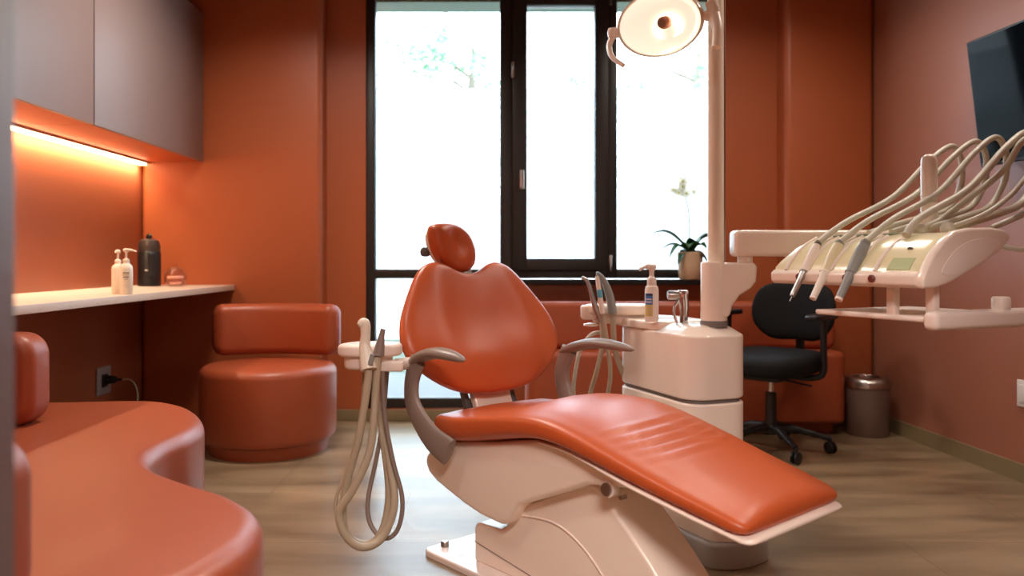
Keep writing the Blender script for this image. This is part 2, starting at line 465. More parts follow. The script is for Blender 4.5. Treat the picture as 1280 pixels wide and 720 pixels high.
# ------------------------------------------------------------------ left wall: cabinets, light strip, worktop
CZ = 1.592
cabx = -1.74
def cabinet(y0, y1, label, h0):
    t = empty('wall_cabinet', ((XL+cabx)/2, (y0+y1)/2, CZ), 0, label, 'cabinet', 'mauve wall cabinets')
    cx, cy = (XL+cabx)/2, (y0+y1)/2
    obj('body', B(XL-cx, cabx-.021-cx, y0-cy, y1-cy, 0, .895), CABU, t, smooth=False)
    obj('door', B(cabx-.019-cx, cabx-cx, y0+.002-cy, y1-.002-cy, -.0, .895), CAB, t, bevel=.0015)
    return t
cabinet(3.502, 4.825, 'mauve handleless wall cabinet, the one reaching the back wall', 0)
cabinet(2.16, 3.498, 'mauve handleless wall cabinet, the one nearer the doorway', 0)
t = empty('led_light_strip', (XL+.03, 3.5, CZ-.02), 0, 'long warm white light strip glowing under the wall cabinets', 'light strip')
obj('profile', B(-.029, .02, -1.3, 1.32, .008, .0195), STEEL, t, smooth=False)
obj('diffuser', B(-.024, .012, -1.29, 1.31, -.002, .0075), LEDM, t, smooth=False)
light('strip_glow', 'AREA', (-.004, .01, -.0035), 21, (1, .78, .54), .02, 2.55, (0, math.radians(12), 0), 130, t)
bm = prism([(XL+.001, 1.5), (-1.56, 1.5), (-1.553, 4.828), (XL+.001, 4.828)], .818, .85)
tag(obj('worktop', bm, TOPM, bevel=.002), 'long cream worktop fixed along the left wall under the cabinets', 'worktop')

def pump_bottle(x, y, z, h, r, rz, label, print_):
    t = empty('pump_bottle', (x, y, z), rz, label, 'bottle', 'pump bottles on the worktop')
    b = obj('bottle_body', Lt([(r*.9, 0), (r, .004), (r, h*.55), (r*.93, h*.62), (r*.5, h*.68), (r*.42, h*.7)], 28), BOTTLE, t)
    obj('pump_collar', Lt([(r*.52, h*.69), (r*.52, h*.76), (r*.3, h*.78), (r*.2, h*.79)], 20), BOTTLE, t)
    bm = Lt([(r*.17, h*.78), (r*.17, h*.93)], 12)
    tube(bm, catmull([(-r*.4, 0, h*.955), (0, 0, h*.97), (r*.9, 0, h*.965), (r*1.55, 0, h*.935)], 5), [r*.26]*6+[r*.2]*5+[r*.14]*5, 10)
    lathe(bm, [(r*.3, h*.92), (r*.42, h*.94), (r*.42, h*.98), (r*.2, h)], 16)
    obj('pump_head', bm, BOTTLE, t)
    if print_:
        for k, (zz, hh, ww) in enumerate(((.46, .02, .5), (.42, .008, .5), (.37, .02, .42), (.33, .008, .3), (.2, .008, .4), (.16, .008, .4))):
            bm = bmesh.new(); a0 = -ww; n = 6
            lo = [bm.verts.new(((r+.0006)*math.cos(a0+2*ww*i/n-1.3), (r+.0006)*math.sin(a0+2*ww*i/n-1.3), h*zz)) for i in range(n+1)]
            hi = [bm.verts.new((v.co.x, v.co.y, h*(zz+hh))) for v in lo]
            for i in range(n): bm.faces.new((lo[i], lo[i+1], hi[i+1], hi[i]))
            obj('label_print', bm, INKD if k < 4 else INKW, b)
    return t
pump_bottle(-1.66, 3.55, .85, .196, .026, -1.4, 'cream pump bottle, the left one of the pair on the worktop', False)
pump_bottle(-1.60, 3.50, .85, .200, .027, .1, 'cream pump bottle with small printed lines, right one of the pair on the worktop', True)
t = empty('thermal_flask', (-1.97, 4.6, .85), -1.0, 'black insulated drink pot with flip lid in the worktop corner', 'flask')
obj('body', Lt([(.058, 0), (.063, .005), (.063, .19), (.058, .2)], 32), BLACK, t)
obj('lid', Lt([(.056, .198), (.06, .203), (.06, .235), (.052, .262), (.03, .272), (0, .274)], 32), mat('dark grey lid', (62, 52, 48), .3), t)
bm = hosebm([(-.058, 0, .21), (-.064, 0, .25), (-.045, 0, .284), (0, 0, .292), (.03, 0, .282)], .011, 10)
obj('carry_handle', bm, BLACK, t)
bm = bmesh.new(); box(bm, .056, .084, -.016, .016, .06, .19, bevel=.006)
obj('side_grip', bm, BLACK, t)
M = Matrix.Rotation(-.35, 4, 'Z')
obj('badge', B(.0625, .0645, -.012, .012, .088, .096, M=M), INKW, t); 
t = empty('glass_jar', (-1.80, 4.55, .85), 0, 'small round clear glass jar with pink pads inside on the worktop', 'jar')
obj('glass_body', Lt([(.03, 0), (.052, .012), (.062, .04), (.058, .07), (.04, .092), (.036, .094), (.036, .09), (.053, .068), (.057, .04), (.047, .015), (0, .006)], 32, cap=False), CGLASS, t)
obj('glass_lid', Lt([(.04, .094), (.042, .098), (.03, .108), (.008, .112), (.008, .118), (.012, .124), (0, .129)], 24), CGLASS, t)
bm = bmesh.new(); lathe(bm, [(0, 0), (.04, 0), (.047, .008), (.04, .016), (0, .016)], 20, Matrix.Translation((0, 0, .042)))
lathe(bm, [(0, 0), (.03, 0), (.034, .006), (.03, .012), (0, .012)], 18, Matrix.Translation((.004, -.008, .016)) @ Matrix.Rotation(.15, 4, 'X'))
obj('pad_stack', bm, PINK, t)

# socket + cable below the worktop
t = empty('wall_socket', (XL, 4.35, .345), 0, 'white wall socket plate under the worktop with a black plug', 'socket')
obj('plate', B(.001, .012, -.075, .075, -.075, .075, bevel=.003), SOCKG, t)
obj('socket_insert', B(.0125, .02, -.03, .03, -.035, .035, bevel=.003), BLACK, t)
t = empty('power_cable', (XL+.02, 4.35, .35), 0, 'black plug with a pale grey cable drooping below the worktop', 'cable')
obj('plug', Lt([(.022, 0), (.024, .01), (.02, .05), (.008, .065), (.006, .09)], 16, Matrix.Rotation(PI/2, 4, 'Y')), BLACK, t)
obj('cord', hosebm([(.085, 0, 0), (.13, 0, .0), (.17, -.02, -.03), (.2, -.06, -.09), (.2, -.1, -.2), (.17, -.14, -.32), (.15, -.25, -.343), (.1, -.4, -.343)], .0035, 8), HOSEB, t)
t = empty('wall_outlet', (XR(3.58), 3.58, .40), 0.061, 'cream square outlet plate on the right wall', 'outlet')
obj('plate', B(-.012, -.001, -.045, .045, -.06, .06, bevel=.003), SOCK, t)
obj('socket_insert', B(-.016, -.0125, -.026, .026, -.04, .04, bevel=.002), SOCK, t)

# ------------------------------------------------------------------ seating
def stool():
    t = empty('round_stool', (-1.185, 4.255, 0), 0, 'round orange upholstered stool with curved low back by the worktop end', 'stool')
    R = .352
    obj('plinth', Lt([(R-.05, 0), (R-.045, .02), (R-.03, .066)], 64), UPH, t)
    prof = [(R-.06, .06), (R-.02, .065), (R-.006, .08), (R, .1), (R, .405)]
    for k in range(1, 7):
        a = PI/2*k/6; prof.append((R-.045*(1-math.cos(a)), .405+.045*math.sin(a)))
    prof += [(R-.12, .457), (0, .46)]
    obj('seat', Lt(prof, 72), UPH, t)
    # gently curved back : swept rounded section
    bm = bmesh.new(); n = 40; rings = []
    for i in range(n+1):
        q_ = i/n; ang = math.radians(90+36-72*q_)
        d = min(q_, 1-q_)*.75
        k = 1.0 if d > .06 else math.sqrt(max(0, 1-((.06-d)/.06)**2))
        sec = rrect(-.058, .058, -.14, .14, .045, 5)
        ring = []
        for q, z in sec:
            qq = q*(.3+.7*k); zz = z*(.68+.32*k)
            r = .575+qq
            ring.append(bm.verts.new((r*math.cos(ang), .225-.575+r*math.sin(ang), .617+zz)))
        rings.append(ring)
    for a, b in zip(rings, rings[1:]):
        m = len(a)
        for i in range(m): bm.faces.new((a[i], a[(i+1) % m], b[(i+1) % m], b[i]))
    bm.faces.new(rings[0]); bm.faces.new(list(reversed(rings[-1])))
    obj('backrest', bm, UPH, t, angle=60)
stool()

# wavy bench in the foreground
t = empty('wavy_bench', (-1.2, 1.9, 0), 0, 'curvy orange upholstered bench with two low backs in the left foreground', 'bench')
ol = [(-1.30, 3.05), (-1.55, 3.03), (-1.80, 2.98), (-1.95, 2.8), (-1.97, 2.4), (-1.8, 1.9), (-1.55, 1.45), (-1.38, 1.1), (-1.2, .9), (-.98, .85), (-.78, .92),
      (-.62, 1.1), (-.50, 1.32), (-.455, 1.52), (-.485, 1.69), (-.59, 1.83), (-.73, 1.94), (-.86, 2.06), (-.93, 2.18), (-.945, 2.32), (-.93, 2.46), (-.95, 2.64), (-1.03, 2.82), (-1.14, 2.96)]
ol = [(a+1.2, b-1.9) for a, b in ol]
sm = [(p.x, p.y) for p in catmull([(a, b, 0) for a, b in ol], 6, True)]
def area(l): return sum(l[i-1][0]*l[i][1]-l[i][0]*l[i-1][1] for i in range(len(l)))
if area(sm) < 0: sm.reverse()
obj('plinth', prism([tuple(p) for p in offset_loop(sm, .045)], 0, .07), UPH, t, angle=50)
obj('seat', soft_prism(sm, .065, .47, .05, .03), UPH, t, angle=60)
def slab(x0, x1, y0, y1, z0, z1, r=.055):
    o = [(p[0], p[1]) for p in rrect(x0, x1, z0, z1, .075, 8)]
    bm = soft_prism(o, -y1, -y0, .04, .04)
    bmesh.ops.transform(bm, matrix=Matrix.Rotation(PI/2, 4, 'X'), verts=bm.verts)
    return bm
obj('backrest', slab(-1.95+1.2, -1.455+1.2, 2.52-1.9, 2.66-1.9, .468, .765), UPH, t, angle=60)
obj('backrest', slab(-1.22+1.2, -.685+1.2, 1.1-1.9, 1.22-1.9, .468, .748), UPH, t, angle=60)

# bench below the window
t = empty('window_bench', (1.1, 4.68, 0), 0, 'long orange upholstered bench with a low back under the window', 'bench')
obj('plinth', B(-.86, .88, -.03, .12, 0, .075), UPH, t, smooth=False)
obj('seat', soft_prism(rrect(-.905, .925, -.14, .135, .07, 8), .068, .475, .035, .025), UPH, t, angle=60)
o = soft_prism(rrect(-.905, .925, .475, .755, .05, 6), -.13, -.02, .035, .03)
bmesh.ops.transform(o, matrix=Matrix.Rotation(PI/2, 4, 'X'), verts=o.verts)
obj('backrest', o, UPH, t, angle=60)

# ------------------------------------------------------------------ dental chair
CE = Vector((.65, -.76, 0)).normalized()
CHRZ = math.atan2(CE.y, CE.x)
ch = empty('dental_chair', (0, 2.8, 0), CHRZ, 'reclining orange dental chair with white body in the middle of the room', 'dental chair')
# local axes: x towards the foot end, y across (away from the camera), z up
obj('base_plate', soft_prism(rrect(-.09, .95, -.235, .235, .03, 5), 0, .022, .006, .002), PLATE, ch, angle=60)
for bx, by in ((-.055, -.165), (-.055, .165)):
    obj('bolt', Lt([(.014, .021), (.014, .036), (.011, .04), (0, .04)], 16, Matrix.Translation((bx, by, 0))), STEEL, ch)
ped = [(.11, .02), (.108, .13), (.12, .148), (.235, .156), (.262, .172), (.325, .245), (.36, .262), (.60, .372), (.63, .376), (.665, .360), (.71, .318), (.765, .270), (.825, .215), (.88, .155), (.925, .09), (.94, .02)]
obj('pedestal', side_prism(ped, -.17, .02), WHITE, ch, bevel=.03, seg=5)
# raised side panel lines on the pedestal
for z0, z1 in ((.1, .09),):
    pts = catmull([(.33, -.171, .222), (.48, -.171, .235), (.6, -.171, .19), (.7, -.171, .1), (.74, -.171, .03)], 8)
    obj('side_crease', tube(bmesh.new(), pts, .003, 8), WHITE2, ch)
obj('panel_seam', tube(bmesh.new(), [(.112, -.1705, .085), (.5, -.1705, .035)], .0018, 6), GREYP, ch)
# seat carriage
car = [(-.045, .41), (-.06, .376), (-.1, .33), (-.105, .305), (-.085, .275), (-.045, .255), (.03, .233), (.1, .214), (.19, .196), (.3, .19), (.335, .215), (.37, .268), (.53, .336), (.652, .389),
       (.80, .41), (.80, .445), (.6, .475), (.5, .488), (.25, .437), (.02, .40)]
obj('seat_carriage', side_prism(car, -.215, .215), WHITE, ch, bevel=.028, seg=5)
bm = bmesh.new()
tube(bm, [(.725, -.222, .397), (.725, -.195, .397)], .023, 20)
obj('pivot_cap', bm, WHITE2, ch)
bm = bmesh.new()
tube(bm, [(.725, -.229, .397), (.725, -.221, .397)], .017, 16); tube(bm, [(.77, -.222, .384), (.77, -.2, .384)], .006, 10)
obj('pivot_bolt', bm, STEEL, ch)

def lerp(tab, x):
    if x <= tab[0][0]: return tab[0][1]
    for (a, va), (b, vb) in zip(tab, tab[1:]):
        if x <= b:
            t_ = (x-a)/(b-a); t_ = t_*t_*(3-2*t_) if False else t_
            return va+(vb-va)*t_
    return tab[-1][1]
TOPZ = [(-.02, .512), (.1, .522), (.2, .535), (.3, .550), (.4, .562), (.48, .566), (.55, .560), (.65, .540), (.8, .500), (.95, .458), (1.05, .434), (1.13, .412)]
BOTZ = [(-.02, .392), (.12, .410), (.25, .437), (.38, .466), (.48, .482), (.58, .476), (.7, .452), (.85, .420), (1.0, .390), (1.13, .362)]
WID = [(-.02, .245), (.1, .262), (.5, .262), (.8, .255), (1.0, .242), (1.13, .228)]
def seat_cushion(x0, x1, top, bot, wid, endr, m, name, wr=True, ex=3.2):
    bm = bmesh.new(); NC = 56; rings = []
    XS = [(x0+endr*(1-math.cos(a*PI/20)), math.sin(a*PI/20)) for a in range(0, 10)]
    XS += [(x0+endr+(x1-x0-2*endr)*i/130, 1.0) for i in range(131)]
    XS += [(x1-endr*(1-math.cos(a*PI/20)), math.sin(a*PI/20)) for a in range(9, -1, -1)]
    def smooth(tab, x): return (lerp(tab, x-.04)+lerp(tab, x-.02)+lerp(tab, x)+lerp(tab, x+.02)+lerp(tab, x+.04))/5
    for x, k in XS:
        k = k**.75
        T, Bz, W = smooth(top, x), smooth(bot, x), smooth(wid, x)
        mid, hh = (T+Bz)/2, (T-Bz)/2
        W *= (1-.14*(1-k)); hh *= (.06+.94*k)
        ring = []
        for j in range(NC):
            a = 2*PI*j/NC; ca, sa = math.cos(a), math.sin(a)
            y = W*math.copysign(abs(ca)**(2/(ex*1.6)), ca)
            z = mid+hh*math.copysign(abs(sa)**(2/ex), sa)
            if wr and sa > 0:
                q = abs(y)/W
                crown = .016*max(0, 1-(q/.8)**2)*k - .038*max(0, 1-((x-.12)/.27)**2)*max(0, 1-q**3)
                # bolster line and creases across the calves
                z += crown*min(1, sa*2)
                for xs, amp, wd, curv in ((.655, .0060, .012, .08), (.695, .0085, .011, .09), (.733, .0095, .012, .09), (.770, .0075, .011, .09), (.812, .005, .012, .08)):
                    xc = xs+curv*(1-(y+.03)**2/.05)*.6
                    fade = math.exp(-((y+.0)/.17)**4)
                    dd = (x-xc)/wd
                    z += amp*fade*(math.exp(-dd*dd)-.6*math.exp(-(dd-1.3)**2))
            ring.append(bm.verts.new((x, y, z)))
        rings.append(ring)
    for a, b in zip(rings, rings[1:]):
        for j in range(NC): bm.faces.new((a[j], a[(j+1) % NC], b[(j+1) % NC], b[j]))
    bm.faces.new(rings[0]); bm.faces.new(list(reversed(rings[-1])))
    return obj(name, bm, m, ch, angle=70)
seat_cushion(-.03, 1.135, TOPZ, BOTZ, WID, .05, UPHS, 'seat_cushion')
# white tray under the leg rest
TT = [(.45, .483), (.58, .483), (.7, .462), (.85, .430), (1.0, .400), (1.15, .370)]
TB = [(.45, .470), (.58, .466), (.7, .443), (.85, .410), (1.0, .379), (1.15, .349)]
TW = [(.45, .23), (.8, .250), (1.0, .238), (1.15, .224)]
seat_cushion(.45, 1.148, TT, TB, TW, .03, WHITE, 'leg_rest_tray', wr=False, ex=3)

# backrest
half = [(0, .034), (.1, .040), (.19, .062), (.27, .108), (.335, .17), (.358, .235), (.34, .32), (.285, .415), (.22, .50), (.165, .532), (.11, .528), (.05, .498), (0, .487)]
full = half+[(-a, b) for a, b in reversed(half[1:-1])]
ol = [(p.x, p.y) for p in catmull([(a, b, 0) for a, b in full], 7, True)]
def bdisp(a, b, t):
    q = min(1, abs(a)/.34)
    hollow = -.028*(1-q**2)*max(0, 1-((b-.3)/.32)**2)
    bol = .011*math.exp(-((abs(a)-(.2-.1*(b-.25)))/.06)**2)*(1-t**6)
    lum = .03*math.exp(-((b-.15)/.1)**2)*math.exp(-(a/.2)**2)
    return hollow*(1-t**8)+bol+lum*(1-t**4)
piv = empty('backrest_frame_pivot')
bpy.data.objects.remove(piv)
MB = Matrix.Translation((0.0, .045, .50)) @ Matrix.Rotation(math.radians(-24), 4, 'Y')
bm = pillow(ol, (0, .28), .052, .04, 3.0, 3.0, 16, bdisp)
bmesh.ops.transform(bm, matrix=MB, verts=bm.verts)
backr = obj('backrest', bm, UPHS, ch, angle=80)
ol2 = [(a*.9, .28+(b-.28)*.9) for a, b in ol]
bm = pillow(ol2, (0, .28), .02, .05, 3.5, 3.0, 10)
bmesh.ops.transform(bm, matrix=MB @ Matrix.Translation((-.028, 0, 0)), verts=bm.verts)
obj('back_shell', bm, WHITE2, ch, angle=80)
# link plate between backrest and seat
bm = bmesh.new()
box(bm, -.065, -.035, -.085, .085, -.13, .12, bevel=.008, M=MB)
obj('back_hinge_plate', bm, WHITE, ch)
bm = bmesh.new()
for y in (-.11, .105):
    box(bm, -.07, -.045, y-.01, y+.01, -.12, .1, bevel=.004, M=MB)
obj('hinge_bracket', bm, GREYD, ch)
# headrest
hh = [(-.105, .112), (-.088, .142), (-.02, .152), (.045, .145), (.10, .112), (.128, .055), (.118, .0), (.075, -.03), (.01, -.032), (-.045, -.008), (-.09, .045)]
hol = [(p.x, p.y) for p in catmull([(a-.012, b, 0) for a, b in hh], 7, True)]
def hdisp(a, b, t):
    return -.026*math.exp(-((a-.0)/.05)**2-((b-.075)/.06)**2)*(1-t**3)
MH = Matrix.Translation((-.24, .012, .985)) @ Matrix.Rotation(math.radians(-8), 4, 'Y') @ Matrix.Rotation(math.radians(12), 4, 'Z')
bm = pillow(hol, (0, .06), .055, .035, 2.6, 2.6, 12, hdisp)
bmesh.ops.transform(bm, matrix=MH, verts=bm.verts)
hr = obj('headrest', bm, UPHS, ch, angle=80)
bm = pillow([(a*.82, .06+(b-.06)*.82) for a, b in hol], (0, .06), .02, .035, 3, 2.5, 8)
bmesh.ops.transform(bm, matrix=MH @ Matrix.Translation((-.03, 0, 0)), verts=bm.verts)
obj('headrest_shell', bm, CREAM, hr)
bm = bmesh.new()
lathe(bm, [(.015, -.012), (.018, -.01), (.018, .01), (.015, .012)], 20, MH @ Matrix.Translation((-.055, -.085, .05)) @ Matrix.Rotation(PI/2, 4, 'X'))
obj('headrest_knob', bm, GREYD, hr)
bm = bmesh.new()
box(bm, -.035, -.022, -.05, .05, .40, .60, bevel=.003, M=MB)
tube(bm, [MB @ Vector((-.03, 0, .56)), MH @ Vector((-.05, 0, .03))], .018, 12)
obj('headrest_bar', bm, STEEL, ch)

# armrests: post sweeps up from the seat side, pad on top
def armrest(side, x_off, L, zoff, padroll):
    y = side*.305
    bm = bmesh.new()
    ctrl = [(x_off+.10, side*.262, .385), (x_off+.03, side*.285, .43), (x_off-.035, y, .52), (x_off-.045, y, .60), (x_off-.01, y, .672)]
    p = catmull(ctrl, 8); rad = catmull([(.052, 0, 0), (.046, 0, 0), (.036, 0, 0), (.033, 0, 0), (.036, 0, 0)], 8)
    q = [Vector((v.x, v.y, v.z+zoff*(i/len(p)))) for i, v in enumerate(p)]
    rings = []
    n = 20
    for i, c in enumerate(q):
        tdir = (q[min(i+1, len(q)-1)]-q[max(i-1, 0)]).normalized()
        side_v = Vector((0, 1, 0)); fw = side_v.cross(tdir).normalized()
        r = rad[i].x
        rings.append([bm.verts.new(c+fw*math.copysign(abs(math.cos(2*PI*k/n))**.8, math.cos(2*PI*k/n))*r+side_v*math.sin(2*PI*k/n)*.017) for k in range(n)])
    for a, b in zip(rings, rings[1:]):
        for k in range(n): bm.faces.new((a[k], a[(k+1) % n], b[(k+1) % n], b[k]))
    bm.faces.new(list(reversed(rings[0]))); bm.faces.new(rings[-1])
    a = obj('armrest', bm, GREYP, ch, angle=70)
    # pad
    bm = bmesh.new(); rings = []; N = 30
    for i in range(N+1):
        u = i/N
        x = x_off-.065+L*u
        zc = .655+zoff+.052*math.sin(min(1, u*1.6)*PI/2)-.012*max(0, (u-.5))**2*4
        k = math.sqrt(max(.0004, 1-abs(2*u-1)**3.5))
        wy = (.020+.014*math.sin(PI*min(1, u*1.1)))*k*1.15; hz = (.016+.006*(1-u))*k
        rings.append([bm.verts.new((x, y+wy*math.cos(2*PI*j/20), zc+hz*math.sin(2*PI*j/20))) for j in range(20)])
    for r1, r2 in zip(rings, rings[1:]):
        for j in range(20): bm.faces.new((r1[j], r1[(j+1) % 20], r2[(j+1) % 20], r2[j]))
    bm.faces.new(list(reversed(rings[0]))); bm.faces.new(rings[-1])
    obj('arm_pad', bm, GREYP, a, angle=80)
armrest(-1, -.005, .30, 0, 0)
armrest(1, .09, .36, 0, 0)

# ------------------------------------------------------------------ dental unit (spittoon body, column, post)
UE = Vector((.34, -.94, 0)).normalized(); URZ = math.atan2(UE.y, UE.x)
un = empty('dental_unit', (.75, 2.87, 0), URZ, 'white dental unit cabinet with basin, column and tall cream post beyond the chair', 'dental unit')
# local x along u (towards camera), y = away from the chair
foot = catmull([(.275, -.10, 0), (.275, .03, 0), (.18, .12, 0), (-.3, .16, 0), (-.40, .12, 0), (-.40, -.12, 0), (-.3, -.17, 0), (.17, -.155, 0)], 5, True)
fo = [(p.x, p.y) for p in foot]
if area(fo) < 0: fo.reverse()
obj('foot_plate', soft_prism(fo, 0, .083, .015, .004), mat('light grey foot plastic', (166, 160, 154), .4), un, angle=60)
obj('foot_cover', soft_prism([tuple(p) for p in offset_loop(fo, .022)], .08, .185, .03, .004), WHITE, un, angle=60)
body = rrect(-.405, .125, -.127, .127, .08, 8)
obj('lower_body', soft_prism(body, .08, .505, .008, .008), WHITE, un, angle=60)
obj('seam_gap', soft_prism([tuple(p) for p in offset_loop(body, .012)], .5, .525, .002, .002), GREYB, un, angle=60)
bm = soft_prism(body, .518, .742, .012, .008)
obj('upper_body', bm, WHITE, un, angle=60)
# shoulder sloping up to the column
bm = bmesh.new(); rings = []
base = [tuple(p) for p in offset_loop(rrect(-.17, .125, -.127, .127, .08, 8), .004)]
for k in range(8):
    t_ = k/7; s = 1-t_*(.56); z = .738+.034*(math.sin(t_*PI/2))
    cx, cy = 0.0, 0.0
    rings.append([bm.verts.new((cx+(x-cx)*s if x < 0 else cx+(x-cx)*s, y*s, z)) for x, y in base])
for a, b in zip(rings, rings[1:]):
    n = len(a)
    for i in range(n): bm.faces.new((a[i], a[(i+1) % n], b[(i+1) % n], b[i]))
bm.faces.new(list(reversed(rings[0]))); bm.faces.new(rings[-1])
obj('shoulder_cover', bm, WHITE, un, angle=50)
# basin plate and bowl
bas = [(p.x, p.y) for p in catmull([(-.12, -.115, 0), (-.1, 0, 0), (-.13, .11, 0), (-.3, .135, 0), (-.41, .11, 0), (-.44, 0, 0), (-.41, -.12, 0), (-.3, -.14, 0)], 6, True)]
if area(bas) < 0: bas.reverse()
b_ = obj('basin_rim', soft_prism(bas, .742, .774, .012, .006), WHITE, un, angle=60)
obj('basin_bowl', Lt([(.095, .776), (.09, .7765), (.08, .7745), (.03, .7745), (0, .7745)], 32, Matrix.Translation((-.33, 0, 0)), cap=False), WHITE2, b_)
# column with the bracket that carries the arm
col = empty('x'); bpy.data.objects.remove(col)
cpos = Vector((.785, 2.83, 0))
def to_un(v): return Matrix.Rotation(-URZ, 4, 'Z') @ (Vector(v)-Vector((.75, 2.87, 0)))
RU = Matrix.Rotation(-URZ, 4, 'Z') @ Matrix.Translation(-Vector((.75, 2.87, 0)))
obj('column_collar', Lt([(.047, .765), (.047, .785), (.042, .79)], 32, RU @ Matrix.Translation(cpos)), GREYB, un)
obj('column', Lt([(.044, .782), (.046, .79), (.046, .985), (.044, .992), (0, .993)], 40, RU @ Matrix.Translation(cpos)), WHITE, un)
bm = side_prism([(0, .80), (.045, .80), (.055, .84), (.08, .875), (.12, .90), (.138, .925), (.142, .975), (.135, .991), (0, .991)], -.042, .042)
bmesh.ops.transform(bm, matrix=RU @ Matrix.Translation(cpos), verts=bm.verts)
obj('column_bracket', bm, WHITE, un, bevel=.012, seg=4)
# tall post with a bend towards the lamp (the bend is above the picture)
pp = [cpos+Vector((.012, .02, .99)), cpos+Vector((.012, .02, 2.18))]
obj('lamp_post', tube(bmesh.new(), [RU @ p for p in pp], .028, 24), CREAM, un)
obj('post_shade_strip', tube(bmesh.new(), [RU @ (p+Vector((.027, -.004, 0))) for p in pp], .006, 8), STEEL, un)  # thin grey tube standing in for the shading on the post's right edge
# faucet (cup filler) at the basin
f0 = Vector((.685, 2.92, .772))
bm = bmesh.new()
tube(bm, catmull([RU @ (f0+Vector(q)) for q in ((.014, 0, 0), (.016, 0, .05), (.012, 0, .105))], 4), [.015]*4+[.018]*4+[.021], 14)
box(bm, -.008, .03, -.014, .014, .098, .118, M=RU @ Matrix.Translation(f0), bevel=.005)
fc = obj('faucet', bm, CHROME, un)
bm = bmesh.new()
lathe(bm, [(.014, -.022), (.016, -.018), (.016, .018), (.012, .022)], 16, RU @ Matrix.Translation(f0+Vector((-.022, 0, .1))) @ Matrix.Rotation(PI/2, 4, 'Y'))
obj('faucet_knob', bm, STEEL, fc)
bm = hosebm([RU @ (f0+Vector(q)) for q in ((-.012, -.01, 0), (-.022, -.01, .03), (-.02, -.01, .06), (-.004, -.005, .085))], .005, 8)
obj('rinse_pipe', bm, CHROME, fc)

# soap bottle on the basin
t = empty('soap_dispenser', (.585, 2.93, .775), .2, 'white pump soap bottle with blue and yellow label on the basin', 'soap bottle')
obj('bottle_body', Lt([(.021, 0), (.0245, .003), (.025, .008), (.025, .115), (.022, .128), (.014, .133)], 28), WHITE2, t)
obj('pump_collar', Lt([(.0165, .131), (.0175, .134), (.016, .158), (.010, .163), (.008, .168)], 20), WHITE2, t)
bm = Lt([(.008, .16), (.009, .185), (.013, .2)], 14)
tube(bm, catmull([(.012, 0, .195), (0, 0, .2), (-.025, 0, .2), (-.048, 0, .19)], 5), [.013]*5+[.011]*5+[.006]*6, 10)
obj('pump_head', bm, WHITE2, t)
def label(z0, z1, a0, a1, m, r=.0256):
    bm = bmesh.new(); n = 8
    lo = [bm.verts.new((r*math.cos(a0+(a1-a0)*i/n), r*math.sin(a0+(a1-a0)*i/n), z0)) for i in range(n+1)]
    hi = [bm.verts.new((v.co.x, v.co.y, z1)) for v in lo]
    for i in range(n): bm.faces.new((lo[i], lo[i+1], hi[i+1], hi[i]))
    return obj('label_print', bm, m, t)
A0, A1 = math.radians(185), math.radians(255)
label(.095, .103, A0+.3, A1, NAVY, .0258); label(.062, .103, A0, A1, BLUE); label(.02, .0615, A0, A1, YEL)
for k in range(4): label(.026+.009*k, .029+.009*k, A0+.2, A1-.15, INKW, .0259)
for k in range(2): label(.07+.01*k, .074+.01*k, A0+.2, A1-.15, WHITE2, .0259)

# assistant instrument holder beside the unit
t = empty('assistant_holder', (.5, 3.18, .79), URZ, 'white assistant instrument holder between the chair back and the basin', 'instrument holder')
ah = catmull([(-.05, .135, 0), (.06, .12, 0), (.055, -.02, 0), (.03, -.11, 0), (-.04, -.125, 0), (-.075, -.02, 0)], 6, True)
RW = Matrix.Rotation(-URZ, 4, 'Z')
def world_outline(pts, o):
    l = [((RW @ (Vector((p[0], p[1], 0))-Vector(o))).x, (RW @ (Vector((p[0], p[1], 0))-Vector(o))).y) for p in pts]
    if area(l) < 0: l.reverse()
    return l
wo = [(p.x, p.y) for p in catmull([(.385, 3.12, 0), (.50, 3.10, 0), (.60, 3.12, 0), (.64, 3.17, 0), (.6, 3.23, 0), (.45, 3.25, 0), (.375, 3.2, 0)], 6, True)]
obj('tray', soft_prism(world_outline(wo, (.5, 3.18, 0)), -.005, .035, .012, .014), WHITE, t, angle=60)
obj('tray_underside', soft_prism([tuple(p) for p in offset_loop(world_outline(wo, (.5, 3.18, 0)), .03)], -.04, .0, .003, .015), WHITE2, t, angle=60)
bm = bmesh.new(); lathe(bm, [(.026, -.02), (.032, -.012), (.032, .03), (.026, .036)], 20, RW @ Matrix.Translation((-.118, -.02, -.004)))
lathe(bm, [(.01, -.05), (.03, -.045), (.03, -.038), (.01, -.034)], 16, RW @ Matrix.Translation((-.108, -.02, -.004)))
obj('holder_ring', bm, WHITE, t)
bm = bmesh.new()
tube(bm, catmull([RW @ Vector(q) for q in ((.09, -.02, -.02), (.15, -.05, -.05), (.17, -.1, -.1))], 5), .022, 12)
obj('holder_arm', bm, WHITE, t)

